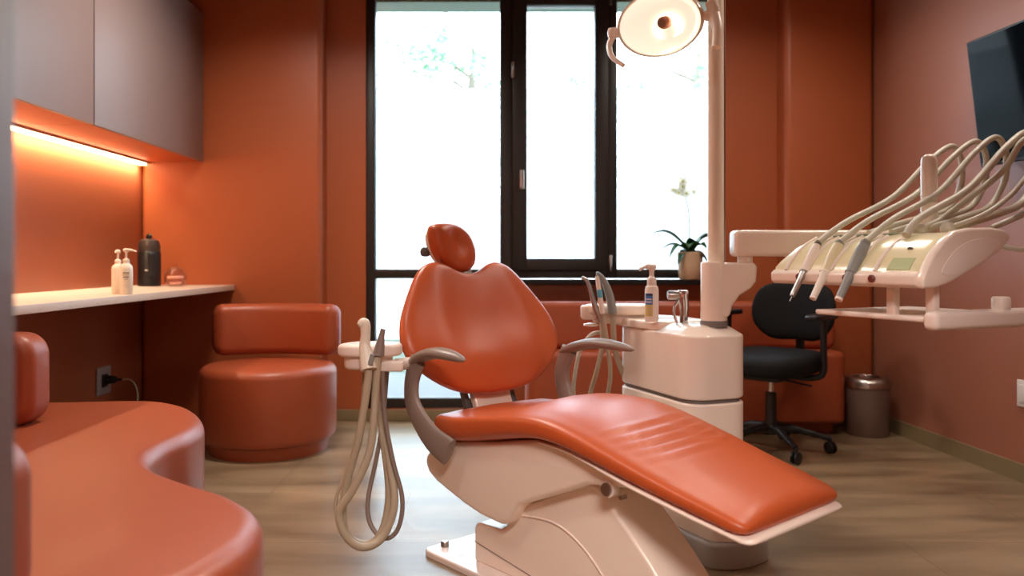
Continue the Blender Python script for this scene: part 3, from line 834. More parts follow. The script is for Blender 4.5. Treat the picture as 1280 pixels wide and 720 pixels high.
def instrument(name, label_, cat, group, hx, ctrl, radii, m, hose, hr_, hm=HOSE, extra=None):
    """ctrl, hose: world points"""
    base = Vector(ctrl[0])
    t = empty(name, base, 0, label_, cat, group)
    bm = rtube([Vector(p)-base for p in ctrl], radii, 14, 6)
    obj('handle', bm, m, t)
    if hose: obj('hose', hosebm([Vector(p)-base for p in hose], hr_, 10), hm, t)
    if extra: extra(t, base)
    return t
def PT(px, py, Y): return Vector(((px-615)/1000*Y, Y, 1-(py-325)/1000*Y))
g = 'suction instruments in the holder by the basin'
instrument('suction_handle', 'thin curved metal suction tube, leftmost in the holder by the basin', 'dental instrument', g, 0,
           [PT(752, 402, 3.085), PT(744, 383, 3.085), PT(738, 362, 3.085), PT(733, 350, 3.085), PT(727, 347, 3.085)], [.011, .011, .008, .007, .006], STEEL,
           [PT(752, 400, 3.085), PT(753, 430, 3.09), PT(747, 460, 3.12), PT(737, 500, 3.16), PT(742, 545, 3.2), PT(775, 560, 3.22), PT(790, 520, 3.25)], .0095)
def band(t, base):
    obj('blue_band', rtube([PT(750.5, 372, 3.06)-base, PT(749, 362, 3.06)-base], [.0105, .0102], 14, 2), AQUA, t)
instrument('water_syringe', 'white and blue syringe handle in the middle of the holder by the basin', 'dental instrument', g, 0,
           [PT(753, 392, 3.06), PT(750, 370, 3.06), PT(747, 350, 3.06), PT(746, 345, 3.06)], [.010, .0095, .008, .005], WHITE2,
           [PT(753, 390, 3.07), PT(759, 430, 3.08), PT(763, 470, 3.12), PT(757, 520, 3.2), PT(775, 548, 3.24)], .009, extra=band)
instrument('suction_handle', 'thick grey curved suction handle, rightmost in the holder by the basin', 'dental instrument', g, 0,
           [PT(766, 392, 3.075), PT(762, 370, 3.075), PT(755, 352, 3.075), PT(748, 343, 3.075), PT(745, 342, 3.075)], [.017, .016, .013, .009, .007], GREYM,
           [PT(766, 390, 3.075), PT(768, 430, 3.1), PT(776, 460, 3.15), PT(790, 490, 3.22), PT(800, 520, 3.25)], .011)
t = empty('waste_hose', PT(742, 416, 3.2), 0, 'short beige hose curving left below the holder by the basin', 'hose')
obj('hose', hosebm([PT(756, 416, 3.2)-t.location, PT(742, 417, 3.2)-t.location, PT(731, 428, 3.2)-t.location, PT(722, 450, 3.22)-t.location, PT(718, 500, 3.3)-t.location, PT(740, 560, 3.3)-t.location, PT(775, 568, 3.2)-t.location], .008, 10), HOSEB, t)

# ------------------------------------------------------------------ chair-side holder on the left
t = empty('chairside_holder', (-.40, 2.62, .69), 0, 'white instrument holder on an arm left of the chair back', 'instrument holder')
o1 = [(p.x, p.y) for p in catmull([(-.10, -.02, 0), (-.07, -.065, 0), (0, -.075, 0), (.07, -.06, 0), (.105, -.01, 0), (.09, .05, 0), (.02, .075, 0), (-.06, .06, 0)], 6, True)]
if area(o1) < 0: o1.reverse()
obj('tray', soft_prism(o1, -.002, .038, .014, .012), WHITE2, t, angle=60)
o2 = [(a*.75-.005, b*.75) for a, b in o1]
obj('tray_underside', soft_prism(o2, -.045, .001, .004, .014), WHITE2, t, angle=60)
bm = bmesh.new()
box(bm, .035, .115, -.05, .01, -.05, -.015, bevel=.008)
tube(bm, catmull([(.09, -.02, -.03), (.16, .08, -.035), (.26, .22, -.05), (.34, .27, -.12), (.385, .25, -.25)], 6), .02, 14)
obj('holder_arm', bm, WHITE2, t)
g = 'suction instruments left of the chair back'
def seg_hose(Y): pass
instrument('suction_handle', 'cream hooked suction handle standing in the holder left of the chair', 'dental instrument', g, 0,
           [PT(461, 462, 2.52), PT(459, 449, 2.53), PT(456, 432, 2.54), PT(457, 418, 2.54), PT(455, 404, 2.54), PT(448, 407, 2.53)], [.026, .024, .018, .0155, .018, .008], BOTTLE,
           [PT(461, 462, 2.52), PT(458, 490, 2.52), PT(448, 550, 2.53), PT(432, 610, 2.55), PT(430, 660, 2.56), PT(450, 680, 2.57), PT(474, 670, 2.58), PT(486, 620, 2.6), PT(478, 540, 2.62), PT(470, 470, 2.63)], .0125,
           extra=lambda tt, b: obj('valve_cap', rtube([PT(463, 455, 2.50)-b, PT(466, 443, 2.50)-b], [.0085, .0075], 12, 2), GREYM, tt))
instrument('suction_handle', 'grey tapered suction handle leaning in the holder left of the chair', 'dental instrument', g, 0,
           [PT(473, 444, 2.545), PT(475, 432, 2.545), PT(477, 420, 2.545), PT(479, 411, 2.545)], [.019, .015, .0095, .008], GREYP,
           [PT(472, 446, 2.545), PT(470, 480, 2.54), PT(463, 560, 2.53), PT(441, 612, 2.52), PT(424, 640, 2.52), PT(431, 668, 2.52), PT(452, 684, 2.53), PT(478, 672, 2.55), PT(493, 630, 2.57), PT(487, 580, 2.6), PT(476, 520, 2.63), PT(474, 465, 2.64)], .0125)
t = empty('vacuum_hose', PT(482, 470, 2.6), 0, 'thin grey hose looping widest below the holder left of the chair', 'hose', 'thin hoses left of the chair')
Lc = t.location.copy()
obj('hose', hosebm([PT(478, 462, 2.58)-Lc, PT(481, 520, 2.58)-Lc, PT(491, 575, 2.58)-Lc, PT(503, 625, 2.58)-Lc, PT(497, 662, 2.58)-Lc, PT(480, 673, 2.58)-Lc, PT(463, 655, 2.6)-Lc, PT(460, 625, 2.62)-Lc, PT(469, 580, 2.64)-Lc, PT(478, 530, 2.66)-Lc, PT(484, 462, 2.66)-Lc], .0075, 10), GREYP, t)
t = empty('vacuum_hose', PT(450, 470, 2.62), 0, 'thin brown hose ending in a small hook low on the left of the loops', 'hose', 'thin hoses left of the chair')
Lc = t.location.copy()
obj('hose', hosebm([PT(455, 465, 2.6)-Lc, PT(451, 530, 2.62)-Lc, PT(436, 580, 2.62)-Lc, PT(421, 620, 2.62)-Lc, PT(419, 640, 2.62)-Lc], .006, 10), HOSE, t)

# ------------------------------------------------------------------ delivery unit (arm + head + lower tray)
DE = Vector((.4, -.917, 0)).normalized(); DRZ = math.atan2(DE.y, DE.x)
D0 = Vector((.915, 2.6, 0))
de = empty('delivery_unit', (D0.x, D0.y, .93), DRZ, 'white instrument delivery head on a horizontal arm with a small tray below', 'delivery unit')
RD = Matrix.Translation((0, 0, -.93)) @ Matrix.Rotation(-DRZ, 4, 'Z') @ Matrix.Translation(-D0)
# local: x along the front edge towards camera, y away from the chair, z (0 = .93 m)
HL = .53
prof = [(0, 0.008), (-.006, .02), (-.004, .034), (.02, .062), (.05, .09), (.09, .118), (.14, .138), (.2, .147), (.3, .150), (.37, .146), (.392, .134), (.395, .122), (.36, .11), (.3, .082), (.22, .052), (.12, .02), (.04, .004)]
prof = [(y*.85, z) for y, z in prof]
bm = bmesh.new(); rings = []
N = 36
for i in range(N+1):
    u = i/N; x = HL*u
    dl = x; dr = HL-x
    s = 1.0
    if dl < .09: s = math.sqrt(max(.0, 1-((.09-dl)/.09)**2))*.42+.58
    if dr < .03: s = min(s, math.sqrt(max(.0, 1-((.03-dr)/.03)**2))*.1+.9)
    # the far end lies lower and rounder
    rings.append([bm.verts.new((x, .2+(y-.2)*(.85+.15*s), .065+(z-.065)*s)) for y, z in prof])
for a, b in zip(rings, rings[1:]):
    n = len(a)
    for i in range(n): bm.faces.new((a[i], a[(i+1) % n], b[(i+1) % n], b[i]))
bm.faces.new(rings[0]); bm.faces.new(list(reversed(rings[-1])))
obj('head_housing', bm, PANELY, de, angle=45)
# white front lip and end cheek
bm = side_prism([(y, z) for y, z in [(-.012, .004), (-.014, .028), (.0, .04), (.02, .035), (.03, .0), (.0, -.006)]], -HL, 0)
bmesh.ops.transform(bm, matrix=Matrix.Rotation(PI/2, 4, 'Z'), verts=bm.verts)
for v in bm.verts: v.co = Vector((v.co.x if v.co.x >= 0 else -v.co.x, v.co.y, v.co.z))
obj('front_lip', bm, WHITE, de, bevel=.005)
ck = [(.395+.004, .134), (.37, .155), (.3, .160), (.2, .157), (.13, .147), (.08, .12), (.04, .088), (.008, .05), (-.012, .02), (-.01, -.006), (.05, -.004), (.12, .012), (.22, .045), (.3, .075), (.36, .104)]
ck = [(y*.86, z) for y, z in ck]
def yz_prism(pts, x0, x1):
    bm = bmesh.new()
    a = [bm.verts.new((x0, y, z)) for y, z in pts]; b = [bm.verts.new((x1, y, z)) for y, z in pts]
    n = len(pts); bm.faces.new(a); bm.faces.new(list(reversed(b)))
    for i in range(n): bm.faces.new((a[i], b[i], b[(i+1) % n], a[(i+1) % n]))
    return bm
obj('end_cheek', yz_prism(ck, HL-.004, HL+.022), WHITE, de, bevel=.009, seg=4)
ck2 = [(p.x, p.y) for p in catmull([(.295, .118, 0), (.24, .13, 0), (.17, .122, 0), (.115, .098, 0), (.08, .068, 0), (.06, .035, 0), (.11, .03, 0), (.18, .052, 0), (.25, .085, 0)], 5, True)]
obj('cheek_recess', yz_prism(ck2, HL+.02, HL+.0235), WHITE2, de, bevel=.001)
# five instrument slots
SL = [.06, .15, .24, .33]
for s in SL:
    bm = bmesh.new()
    path = [(.0, .030), (.02, .058), (.05, .086), (.09, .114), (.13, .132)]
    for (y0, z0), (y1, z1) in zip(path, path[1:]):
        v = [bm.verts.new((s+q, y, z+.006)) for q, y, z in ((0, y0, z0), (.062, y0, z0), (.062, y1, z1), (0, y1, z1))]
        bm.faces.new(v)
    r = bmesh.ops.extrude_face_region(bm, geom=bm.faces[:])
    for v in r['geom']:
        if isinstance(v, bmesh.types.BMVert): v.co.z -= .012
    bmesh.ops.remove_doubles(bm, verts=bm.verts, dist=.0005)
    so = obj('slot_liner', bm, PANELG if s < .1 else mat('cream slot panel', (214, 200, 150), .35, var=.03), de, smooth=False)
    bm = bmesh.new()
    for q in (-.004, .062):
        tube(bm, [(s+q+.001, y-.002, z+.009) for y, z in path], .0055, 8)
    obj('slot_rib', bm, WHITE2, de)
    obj('slot_button', Lt([(.011, 0), (.011, .006), (.008, .009), (0, .009)], 14, Matrix.Translation((s+.065, -.012, .018)) @ Matrix.Rotation(PI/2, 4, 'X')), mat('dark red button', (110, 48, 40), .4), de)
# oval pads on top of the housing
for s in (.12, .21, .31):
    obj('pad_inlay', Lt([(.022, 0), (.022, .003), (.018, .005), (0, .005)], 20, Matrix.Translation((s, .17, .145)) @ Matrix.Diagonal((1, 1.5, 1, 1))), mat('grey green inlay', (150, 158, 136), .4), de)
# control panel: display and key
bm = yz_prism([(.002, .038), (.03, .07), (.032, .068), (.004, .034)], .43, .5)
for v in bm.verts: v.co.z += .006; v.co.y -= .002
obj('display', bm, mat('green display', (184, 196, 150), .25, coat=.5), de)
obj('key', Lt([(.009, 0), (.009, .004), (0, .005)], 16, Matrix.Translation((.462, .055, .097)) @ Matrix.Rotation(-.8, 4, 'X')), GREYD, de)
# pivot post at the rear, knob
obj('pivot_post', Lt([(.024, .12), (.024, .375), (.021, .388), (.012, .396), (0, .398)], 28, Matrix.Translation((.29, .35, 0))), WHITE, de)
for s in (.36, .45):
    bm = bmesh.new(); lathe(bm, [(.016, 0), (.02, .006), (.02, .02), (.012, .03), (0, .032)], 18, Matrix.Translation((s, .22, .146)))
    obj('hose_socket', bm, HOSEB, de)
# arm from the column
a0 = Vector((.88, 2.83, 0))
bm = bmesh.new()
box(bm, -.03, .62, -.045, .045, 1.012, 1.105, bevel=.016, seg=4, M=RD @ Matrix.Translation((a0.x, a0.y, 0)))
obj('swing_arm', bm, WHITE, de)
obj('arm_joint', Lt([(.026, .992), (.026, 1.02)], 24, RD @ Matrix.Translation((.895, 2.83, 0))), WHITE2, de)
bm = bmesh.new()
box(bm, .52, .62, -.2, .03, .985, 1.03, bevel=.012, M=RD @ Matrix.Translation((a0.x, a0.y, 0)))
obj('arm_elbow', bm, WHITE2, de)
# lower tray on two stems
for s in (.40, .5):
    obj('tray_stem', B(s-.013, s+.013, .05+(s-.4)*.3, .075+(s-.4)*.3, -.085, .02, bevel=.003), WHITE2, de)
lt = obj('lower_tray', B(.13, .53, .045, .46, -.099, -.083, bevel=.006), WHITE2, de)
bm = bmesh.new()
box(bm, .515, .56, .03, .52, -.118, -.066, bevel=.016, seg=5)
obj('tray_handle', bm, WHITE2, lt)
bm = bmesh.new(); lathe(bm, [(.022, 0), (.024, .005), (.024, .03), (.02, .035), (0, .036)], 24, Matrix.Translation((.53, .33, -.068)))
obj('tray_knob', bm, WHITE2, lt)

# ---- handpieces with hoses
def DL(s, y, z): return D0+Matrix.Rotation(DRZ, 3, 'Z') @ Vector((s, y, 0))+Vector((0, 0, z))
lab = ['white and steel handpiece, leftmost in the delivery head', 'cream yellow handpiece, second from the left in the delivery head', 'thick grey handpiece, third from the left in the delivery head']
sty = [(WHITE2, STEEL, .0125), (PANELY, BOTTLE, .0155), (GREYM, GREYM, .0165)]
ap = [PT(1187, 183, 2.73), PT(1217, 177, 2.64), PT(1242, 172, 2.55), PT(1281, 166, 2.47)]
clips = []
for i in range(4):
    s = (.14, .225, .32, .41)[i]
    b0 = DL(s, -.06, .885)       # tip
    top = DL(s-.005, .055, 1.055)
    d = (top-b0)
    A = ap[i]
    up1 = top+(A-top)*.2+Vector((0, 0, .0)); up2 = top+(A-top)*.55+Vector((0, 0, -.03)); up3 = top+(A-top)*.83+Vector((0, 0, .0))
    off = (A-top); off.z = 0; off.normalize()
    over = A+off*.045+Vector((0, 0, -.018)); down = A+off*.062+Vector((0, 0, -.07)); clip = A+off*.05+Vector((0, 0, -.14))
    ret = [A+off*-.02+Vector((0, 0, -.22)), DL(s+.03, .42, 1.13), DL(s+.03, .29, 1.10), DL(s+.03, .23, 1.085)]
    if i < 3:
        t = empty('dental_handpiece', b0, 0, lab[i], 'dental instrument', 'handpieces in the delivery head')
        m1, m2, r = sty[i]
        f = lambda k: d*k
        obj('grip', rtube([f(.46), f(.6), f(.8), f(.97)], [r*.95, r*1.05, r*1.1, r*.8], 18, 5), m1, t)
        obj('nose', rtube([f(.03), f(.1), f(.3), f(.45)], [r*.62, r*.68, r*.75, r*.95], 16, 4), m2, t)
        obj('collar_ring', tube(bmesh.new(), [f(.445), f(.475)], r*1.07, 18), GREYM if i != 1 else BOTTLE, t)
        if i == 0: obj('tip_bur', tube(bmesh.new(), [f(-.06), f(.035)], .0018, 8), STEEL, t)
        else: obj('tip_cap', tube(bmesh.new(), [f(0), f(.04)], r*.66, 16), WHITE2, t)
        hp = [f(.97), f(1.0)]
        obj('hose_nut', tube(bmesh.new(), [f(.955), f(.985)], r*.9, 14), GREYD if i == 0 else GREYM, t)
        root = t; base = b0
    else:
        root = empty('instrument_hose', DL(s, .1, 1.07), 0, 'thick beige hose arching from the delivery head, rightmost of the tall arches', 'hose', 'hoses over the delivery head'); base = root.location.copy()
        top = base
    ctrl = [Vector(top)-base]+[q-base for q in (up1, up2, up3, A, over, down, clip)]
    obj('hose', hosebm(ctrl+[q-base for q in ret], .0095 if i < 3 else .011, 12, 8), HOSEB, root)
    # clear clip hanging on the loop
    bm = bmesh.new()
    c = down-base
    tube(bm, [c+Vector((0, 0, .0)), clip-base+Vector((0, 0, 0))], .0125, 12, cap=False)
    obj('hose_clip', bm, CGLASS, root)
# two more hoses at the near end
t = empty('instrument_hose', DL(.45, .22, 1.09), 0, 'beige hose rising from the near socket of the delivery head out of view', 'hose', 'hoses over the delivery head')
b0 = t.location.copy()
obj('hose', hosebm([Vector((0, 0, 0)), PT(1230, 268, 2.3)-b0, PT(1262, 245, 2.33)-b0, PT(1290, 215, 2.36)-b0, PT(1320, 205, 2.4)-b0, PT(1345, 250, 2.4)-b0, PT(1330, 300, 2.35)-b0, PT(1285, 312, 2.33)-b0, PT(1240, 305, 2.36)-b0], .0075, 10), HOSEB, t)
t = empty('instrument_hose', DL(.36, .22, 1.09), 0, 'beige hose crossing behind the arches from the middle socket of the delivery head', 'hose', 'hoses over the delivery head')
b0 = t.location.copy()
obj('hose', hosebm([Vector((0, 0, 0)), PT(1175, 275, 2.42)-b0, PT(1215, 245, 2.42)-b0, PT(1255, 212, 2.42)-b0, PT(1280, 175, 2.42)-b0, PT(1312, 172, 2.44)-b0, PT(1330, 210, 2.46)-b0, PT(1300, 255, 2.46)-b0, PT(1240, 285, 2.45)-b0], .0095, 10), HOSEB, t)

# ------------------------------------------------------------------ operating lamp
LC = Vector((.580, 2.76, 1.815))
la = empty('operating_lamp', LC, 0, 'white dental operating lamp with glowing oval reflector and side handles', 'lamp')
fw = Vector((-.58, -.70, -.34)).normalized()
ml = fw.to_track_quat('Z', 'X').to_matrix().to_4x4()
# make the reflector's long axis horizontal
xa = Vector((0, 0, 1)).cross(fw).normalized(); ya = fw.cross(xa)
ML = Matrix((( xa.x, ya.x, fw.x, 0), (xa.y, ya.y, fw.y, 0), (xa.z, ya.z, fw.z, 0), (0, 0, 0, 1)))
LW, LH = .158, .108
def dish(prof, m, name, par, n=40):
    bm = Lt([(r, z) for r, z in prof], n, cap=False)
    for v in bm.verts: v.co = Vector((v.co.x*LW, v.co.y*LH, v.co.z))
    bmesh.ops.transform(bm, matrix=ML, verts=bm.verts)
    return obj(name, bm, m, par, angle=60)
h_ = dish([(0, -.125), (.35, -.12), (.62, -.105), (.84, -.07), (.98, -.02), (1.03, .012), (1.0, .02), (.96, .012)], WHITE, 'lamp_housing', la)
REFL = mat('warm reflector', (250, 242, 232), .25, .0, coat=.6, emit=(255, 240, 226), estr=.62)
dish([(.96, .012), (.9, -.01), (.7, -.038), (.45, -.055), (.2, -.06), (.12, -.06)], REFL, 'reflector', la)
bm = bmesh.new(); lathe(bm, [(.018, -.058), (.022, -.045), (.022, -.02), (.016, -.012), (0, -.011)], 20, ML)
obj('bulb_cap', bm, mat('copper brown bulb cap', (150, 72, 40), .35, .4), la)
bm = bmesh.new(); lathe(bm, [(.026, -.056), (.05, -.052), (.055, -.05), (.03, -.05)], 24, ML @ Matrix.Translation((-.0, -.03, 0)), cap=False)
obj('bulb_glow', bm, LAMPE, la)
dish([(0, .0135), (.5, .0135), (.97, .0125), (.97, .009), (.5, .0105), (0, .0105)], GLASS, 'front_glass', la)
# side handles
for sx in (-1, 1):
    bm = bmesh.new()
    p = [Vector((sx*LW*.9, 0, -.03)), Vector((sx*(LW+.02), .0, -.03)), Vector((sx*(LW+.05), 0, -.03))]
    # place in world-aligned frame around LC
    ax = Vector((xa.x, xa.y, 0)).normalized()
    def W_(a, b, c): return ax*a+Vector((0, 0, 1))*b+Vector((ax.y, -ax.x, 0))*c
    tube(bm, [W_(sx*LW*.99, 0, -.02), W_(sx*(LW+.035), .005, -.01)], .017, 16)
    lathe(bm, [(.0, -.02), (.018, -.016), (.021, 0), (.018, .016), (0, .02)], 16, Matrix.Translation(W_(sx*(LW+.035), .005, -.01)))
    hp = catmull([W_(sx*(LW+.03), 0, -.01), W_(sx*(LW+.045), -.04, 0), W_(sx*(LW+.02), -.09, .02), W_(sx*(LW-.02)*.92, -.13, .03)] if sx < 0 else
                 [W_(LW+.025, .04, -.01), W_(LW+.035, .0, -.01), W_(LW+.055, -.06, .01), W_(LW+.06, -.125, .03)], 8)
    rr = [(.012 if sx < 0 else .022)-(.004 if sx < 0 else .007)*i/len(hp) for i in range(len(hp))]
    tube(bm, hp, rr, 14)
    obj('lamp_handle', bm, WHITE if sx < 0 else CREAM, la)
# neck and arm over to the post
bm = bmesh.new()
tube(bm, catmull([Vector((.06, .115, .06)), Vector((.07, .12, .13)), Vector((.08, .1, .22)), Vector((.10, .09, .36)), Vector((.16, .09, .40)), Vector((.22, .09, .40)), Vector((.235, .09, .37))], 6), .024, 16)
lathe(bm, [(0, -.035), (.03, -.028), (.04, 0), (.03, .028), (0, .035)], 20, Matrix.Translation((.06, .115, .06)))
obj('lamp_arm', bm, CREAM, la)
light('lamp_beam', 'AREA', tuple(fw*.02), 1.6, (1, .86, .68), .16, None, fw.to_track_quat('-Z', 'Y').to_euler(), 70, la)

# ------------------------------------------------------------------ office chair
OC = Vector((1.465, 4.2, 0)); oh = Vector((-.72, -.69, 0)).normalized()
oc = empty('office_chair', OC, math.atan2(oh.y, oh.x), 'black swivel office chair with armrests beside the dental unit', 'office chair')
wrz = oc.rotation_euler.z
def spoke(aw):
    a = math.radians(aw)-wrz
    c, s = math.cos(a), math.sin(a)
    bm = tube(bmesh.new(), catmull([(.02*c, .02*s, .125), (.12*c, .12*s, .118), (.22*c, .22*s, .095), (.29*c, .29*s, .078)], 5), [.022]*6+[.018]*5+[.014]*5, 12)
    L_ = obj('base_spoke', bm, BLACK, oc)
    bm = bmesh.new()
    M0 = Matrix.Translation((.29*c, .29*s, .032)) @ Matrix.Rotation(a+.6, 4, 'Z')
    for q in (-.018, .006):
        lathe(bm, [(.026, 0), (.031, .003), (.031, .01), (.026, .013)], 20, M0 @ Matrix.Rotation(PI/2, 4, 'Y') @ Matrix.Translation((0, 0, q)))
    tube(bm, [M0 @ Vector((0, 0, 0)), M0 @ Vector((0, 0, .05))], .009, 10)
    obj('caster', bm, BLACK, L_)
for aw in (-14, -86, -158, 58, 130): spoke(aw)
obj('base_hub', Lt([(.035, .09), (.038, .1), (.038, .15), (.03, .17), (.028, .3), (.024, .31)], 24), BLACK, oc)
obj('gas_lift', Lt([(.015, .3), (.015, .4)], 20), CHROME, oc)
bm = bmesh.new(); box(bm, -.12, .12, -.1, .1, .375, .42, bevel=.015)
tube(bm, [(.02, -.05, .385), (-.02, -.24, .375)], .005, 8); tube(bm, [(.02, .05, .385), (.05, .24, .37)], .005, 8)
obj('seat_mechanism', bm, BLACK, oc)
ss = [(p.x, p.y) for p in catmull([(.25, -.16, 0), (.27, 0, 0), (.25, .16, 0), (.1, .235, 0), (-.15, .22, 0), (-.21, .12, 0), (-.21, -.12, 0), (-.15, -.22, 0), (.1, -.235, 0)], 6, True)]
if area(ss) < 0: ss.reverse()
bm = soft_prism(ss, .42, .52, .045, .03)
for v in bm.verts: v.co.z += .02*(-v.co.x/.25)*.5
obj('seat', bm, BLACKF, oc, angle=60)
bo = [(p.x, p.y) for p in catmull([(0, .0, 0), (.13, .0, 0), (.215, .07, 0), (.235, .17, 0), (.2, .27, 0), (.12, .31, 0), (0, .32, 0), (-.12, .31, 0), (-.2, .27, 0), (-.235, .17, 0), (-.215, .07, 0), (-.13, .0, 0)], 5, True)]
bm = pillow(bo, (0, .16), .035, .03, 3.5, 3.5, 10)
for v in bm.verts: v.co.x += .9*v.co.y**2
bmesh.ops.transform(bm, matrix=Matrix.Translation((-.27, 0, .565)) @ Matrix.Rotation(math.radians(-8), 4, 'Y'), verts=bm.verts)
obj('backrest', bm, BLACKF, oc, angle=80)
bm = bmesh.new()
tube(bm, catmull([(-.08, 0, .395), (-.24, 0, .40), (-.325, 0, .46), (-.335, 0, .6), (-.33, 0, .7)], 6), .026, 12, flat=.5)
obj('back_support', bm, BLACK, oc)
for sy in (-1, 1):
    bm = bmesh.new()
    tube(bm, catmull([(-.02, sy*.1, .4), (-.02, sy*.2, .4), (-.03, sy*.262, .43), (-.03, sy*.265, .55), (-.03, sy*.265, .70)], 6), .021, 12, flat=.8)
    a = obj('armrest', bm, BLACK, oc)
    bm = soft_prism(rrect(-.14, .12, sy*.265-.04, sy*.265+.04, .035, 6), .70, .728, .012, .01)
    obj('arm_pad', bm, BLACK, a, angle=60)

# ------------------------------------------------------------------ waste bin
t = empty('waste_bin', (2.155, 4.6, 0), 0, 'round taupe waste bin with steel rim in the right back corner', 'bin')
obj('body', Lt([(.112, 0), (.116, .006), (.124, .272), (.12, .275)], 48), BINM, t)
obj('rim', Lt([(.123, .272), (.129, .276), (.129, .30), (.118, .322), (.1, .33), (.075, .331), (.072, .326), (.072, .29)], 48, cap=False), STEEL, t)
obj('inner_liner', Lt([(.0, .278), (.072, .279), (.072, .3)], 32, cap=False), BLACK, t)

# ------------------------------------------------------------------ television
tv = empty('television', (2.34, 3.25, 1.72), 0.061, 'black flat television mounted high on the right wall', 'television')
MT = Matrix.Rotation(math.radians(-7), 4, 'Y')
bm = bmesh.new(); box(bm, -.035, .0, -.46, .46, -.29, .29, bevel=.006, M=Matrix.Translation((-.05, 0, 0)) @ MT)
obj('casing', bm, BLACK, tv)
bm = bmesh.new(); box(bm, -.0375, -.034, -.448, .448, -.275, .28, M=Matrix.Translation((-.05, 0, 0)) @ MT)
obj('screen', bm, SCREEN, tv, smooth=False)
bm = bmesh.new(); box(bm, -.07, .07, -.1, .1, -.1, .1, bevel=.005)
obj('wall_bracket', bm, BLACK, tv)

# ------------------------------------------------------------------ orchid on the sill
t = empty('potted_orchid', (1.215, 4.905, SILL-.004), 0, 'white orchid in a beige pot on the window sill', 'plant')
obj('pot', Lt([(.062, 0), (.066, .004), (.074, .09), (.078, .155), (.08, .163), (.078, .168), (.07, .168), (.068, .15), (0, .15)], 40), POT, t)
obj('soil', Lt([(.068, .149), (.05, .158), (0, .162)], 24, cap=False), SOIL, t)
def leafbm(p0, d, L, w, droop, rise):
    bm = bmesh.new(); n = 12; d = Vector(d).normalized(); sd = Vector((-d.y, d.x, 0)); rows = []
    for i in range(n+1):
        u = i/n; c = Vector(p0)+d*L*u+Vector((0, 0, rise*math.sin(u*PI*.6)-droop*u*u))
        ww = w*math.sin(PI*min(1, .12+u*.88))**.7 if u < 1 else .001
        rows.append([bm.verts.new(c+sd*ww*k+Vector((0, 0, abs(k)*ww*.5+.002*q))) for q in (0, 1) for k in (-1, 0, 1)][:])
    for a, b in zip(rows, rows[1:]):
        for lo in (0, 3):
            for k in (0, 1):
                bm.faces.new((a[lo+k], a[lo+k+1], b[lo+k+1], b[lo+k]))
        bm.faces.new((a[0], b[0], b[3], a[3])); bm.faces.new((a[2], a[5], b[5], b[2]))
    return bm
for d, L, w, dr, ri in (((-1, -.1, 0), .26, .022, .06, .17), ((-1, .1, 0), .20, .02, .1, .1), ((-.8, -.5, 0), .18, .02, .13, .1), ((-.5, -.4, 0), .12, .02, .12, .05),
                        ((.9, -.2, 0), .16, .03, .04, .13), ((.9, .1, 0), .17, .03, .0, .12), ((.5, -.6, 0), .12, .03, .05, .08), ((-.2, -.6, 0), .1, .032, .04, .08), ((.1, -.3, 0), .09, .035, .02, .09), ((.8, -.6, 0), .12, .025, .1, .03)):
    obj('leaf', leafbm((0, 0, .155), d, L, w*1.4, dr, ri), LEAF, t)
obj('flower_stem', hosebm([(0, 0, .15), (-.005, 0, .3), (-.01, 0, .42), (-.03, 0, .5), (-.06, 0, .54), (-.1, -.01, .545)], .0045, 8), STEM, t)
def flower(p, s, rz):
    bm = bmesh.new()
    for k in range(5):
        a = 2*PI*k/5+rz
        c = Vector((math.cos(a), 0, math.sin(a))); sd = Vector((-c.z, 0, c.x))
        pts = []
        for u in (0, .25, .5, .75, 1):
            w_ = s*(.12+.42*math.sin(PI*min(1, u*.9+.05)))
            pts.append((c*s*u+Vector((0, -.25*s*math.sin(u*PI), 0)), sd*w_ if u < 1 else sd*.15*s))
        L1 = [bm.verts.new(q-w_) for q, w_ in pts]; L2 = [bm.verts.new(q+w_) for q, w_ in pts]
        for i in range(4): bm.faces.new((L1[i], L2[i], L2[i+1], L1[i+1]))
    r = bmesh.ops.solidify(bm, geom=bm.faces[:], thickness=.0012)
    bmesh.ops.transform(bm, matrix=Matrix.Translation(p), verts=bm.verts)
    f = obj('flower', bm, PETAL, t)
    obj('flower_centre', Lt([(0, -s*.25), (s*.18, -s*.1), (s*.2, .0), (0, s*.2)], 12, Matrix.Translation(Vector(p)+Vector((0, -s*.3, 0))) @ Matrix.Rotation(PI/2, 4, 'X')), PETALC, f)
for p, s, rz in (((-.05, -.01, .60), .04, .3), ((-.075, -.02, .53), .034, 1.0), ((-.03, -.02, .525), .034, .1), ((-.11, -.02, .545), .028, .7), ((.02, -.01, .535), .022, .5), ((-.055, -.03, .565), .03, .9)):
    flower(p, s, rz)

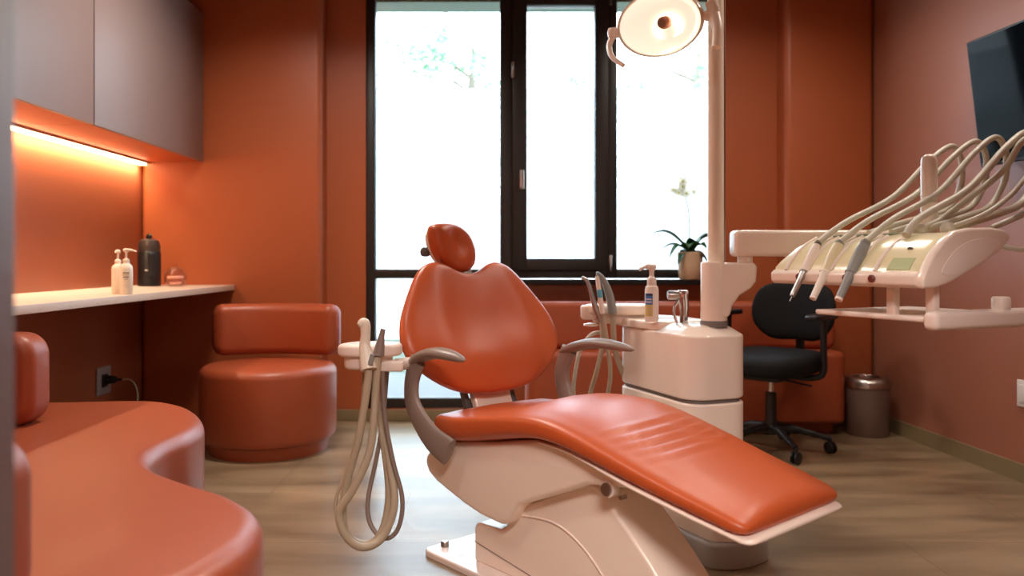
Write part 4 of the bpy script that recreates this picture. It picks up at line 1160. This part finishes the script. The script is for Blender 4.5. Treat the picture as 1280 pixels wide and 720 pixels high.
# ------------------------------------------------------------------ ceiling lights
for x, y, e, lb in ((-.9, 1.7, 9, 'round ceiling downlight above the wavy bench'), (1.85, 2.8, 13, 'added round ceiling downlight by the right wall, for the highlight on the chair back'),  # the lamp by the right wall is added to brighten chair back and arm
                (-.9, 3.5, 27, 'round ceiling downlight near the stool'), (1.3, 3.9, 12, 'round ceiling downlight near the office chair')):
    t = empty('downlight', (x, y, H), 0, lb, 'ceiling light', 'ceiling downlights')
    obj('ring', Lt([(.29, -.001), (.295, -.012), (.285, -.02), (.272, -.016), (.272, -.001)], 32, cap=False), WHITE2, t)
    obj('diffuser', Lt([(0, -.012), (.271, -.012), (.271, -.002)], 32, cap=False), DOWNL, t)
    light('downlight_glow', 'AREA', (0, 0, -.022), e, (1, .87, .76), .5, None, (0, 0, 0), 146, t)
t = empty('corridor_light', (.2, -.7, H), 0, 'square ceiling light in the corridor behind the doorway', 'ceiling light')
obj('panel', B(-.5, .5, -.4, .4, -.03, -.002, bevel=.004), DOWNL, t)
light('corridor_glow', 'AREA', (0, 0, -.04), 112, (1, .88, .84), 1.0, .8, (0, 0, 0), None, t)

# ------------------------------------------------------------------ world, camera
w = bpy.data.worlds.new('daylight'); sc.world = w; w.use_nodes = True
bg = w.node_tree.nodes['Background']; bg.inputs[0].default_value = (.76, .87, 1.0, 1); bg.inputs[1].default_value = 9.5
l = bpy.data.lights.new('window_portal', 'AREA'); l.shape = 'RECTANGLE'; l.size = 2.2; l.size_y = 2.7
l.cycles.is_portal = True
o = bpy.data.objects.new('window_portal', l); COL.objects.link(o); o.location = (.33, 5.19, 1.4); o.rotation_euler = (-PI/2, 0, 0)

cam = bpy.data.cameras.new('camera'); co = bpy.data.objects.new('camera', cam); COL.objects.link(co)
co.location = (0, 0, 1); co.rotation_euler = (PI/2, 0, 0)
cam.sensor_width = 36; cam.lens = 1000/1280*36
cam.shift_x = 25/1280; cam.shift_y = -35/1280
cam.clip_start = .05
cam.dof.use_dof = True; cam.dof.focus_distance = 2.6; cam.dof.aperture_fstop = 2.2
sc.camera = co
sc.view_settings.view_transform = 'Standard'; sc.view_settings.look = 'None'; sc.view_settings.gamma = 1
sc.view_settings.exposure = .12; sc.view_settings.use_curve_mapping = False
sc.cycles.use_denoising = True
sc.cycles.sample_clamp_indirect = 6
sc.cycles.max_bounces = 8; sc.cycles.diffuse_bounces = 5; sc.cycles.transparent_max_bounces = 12
sc.cycles.caustics_reflective = False; sc.cycles.caustics_refractive = False
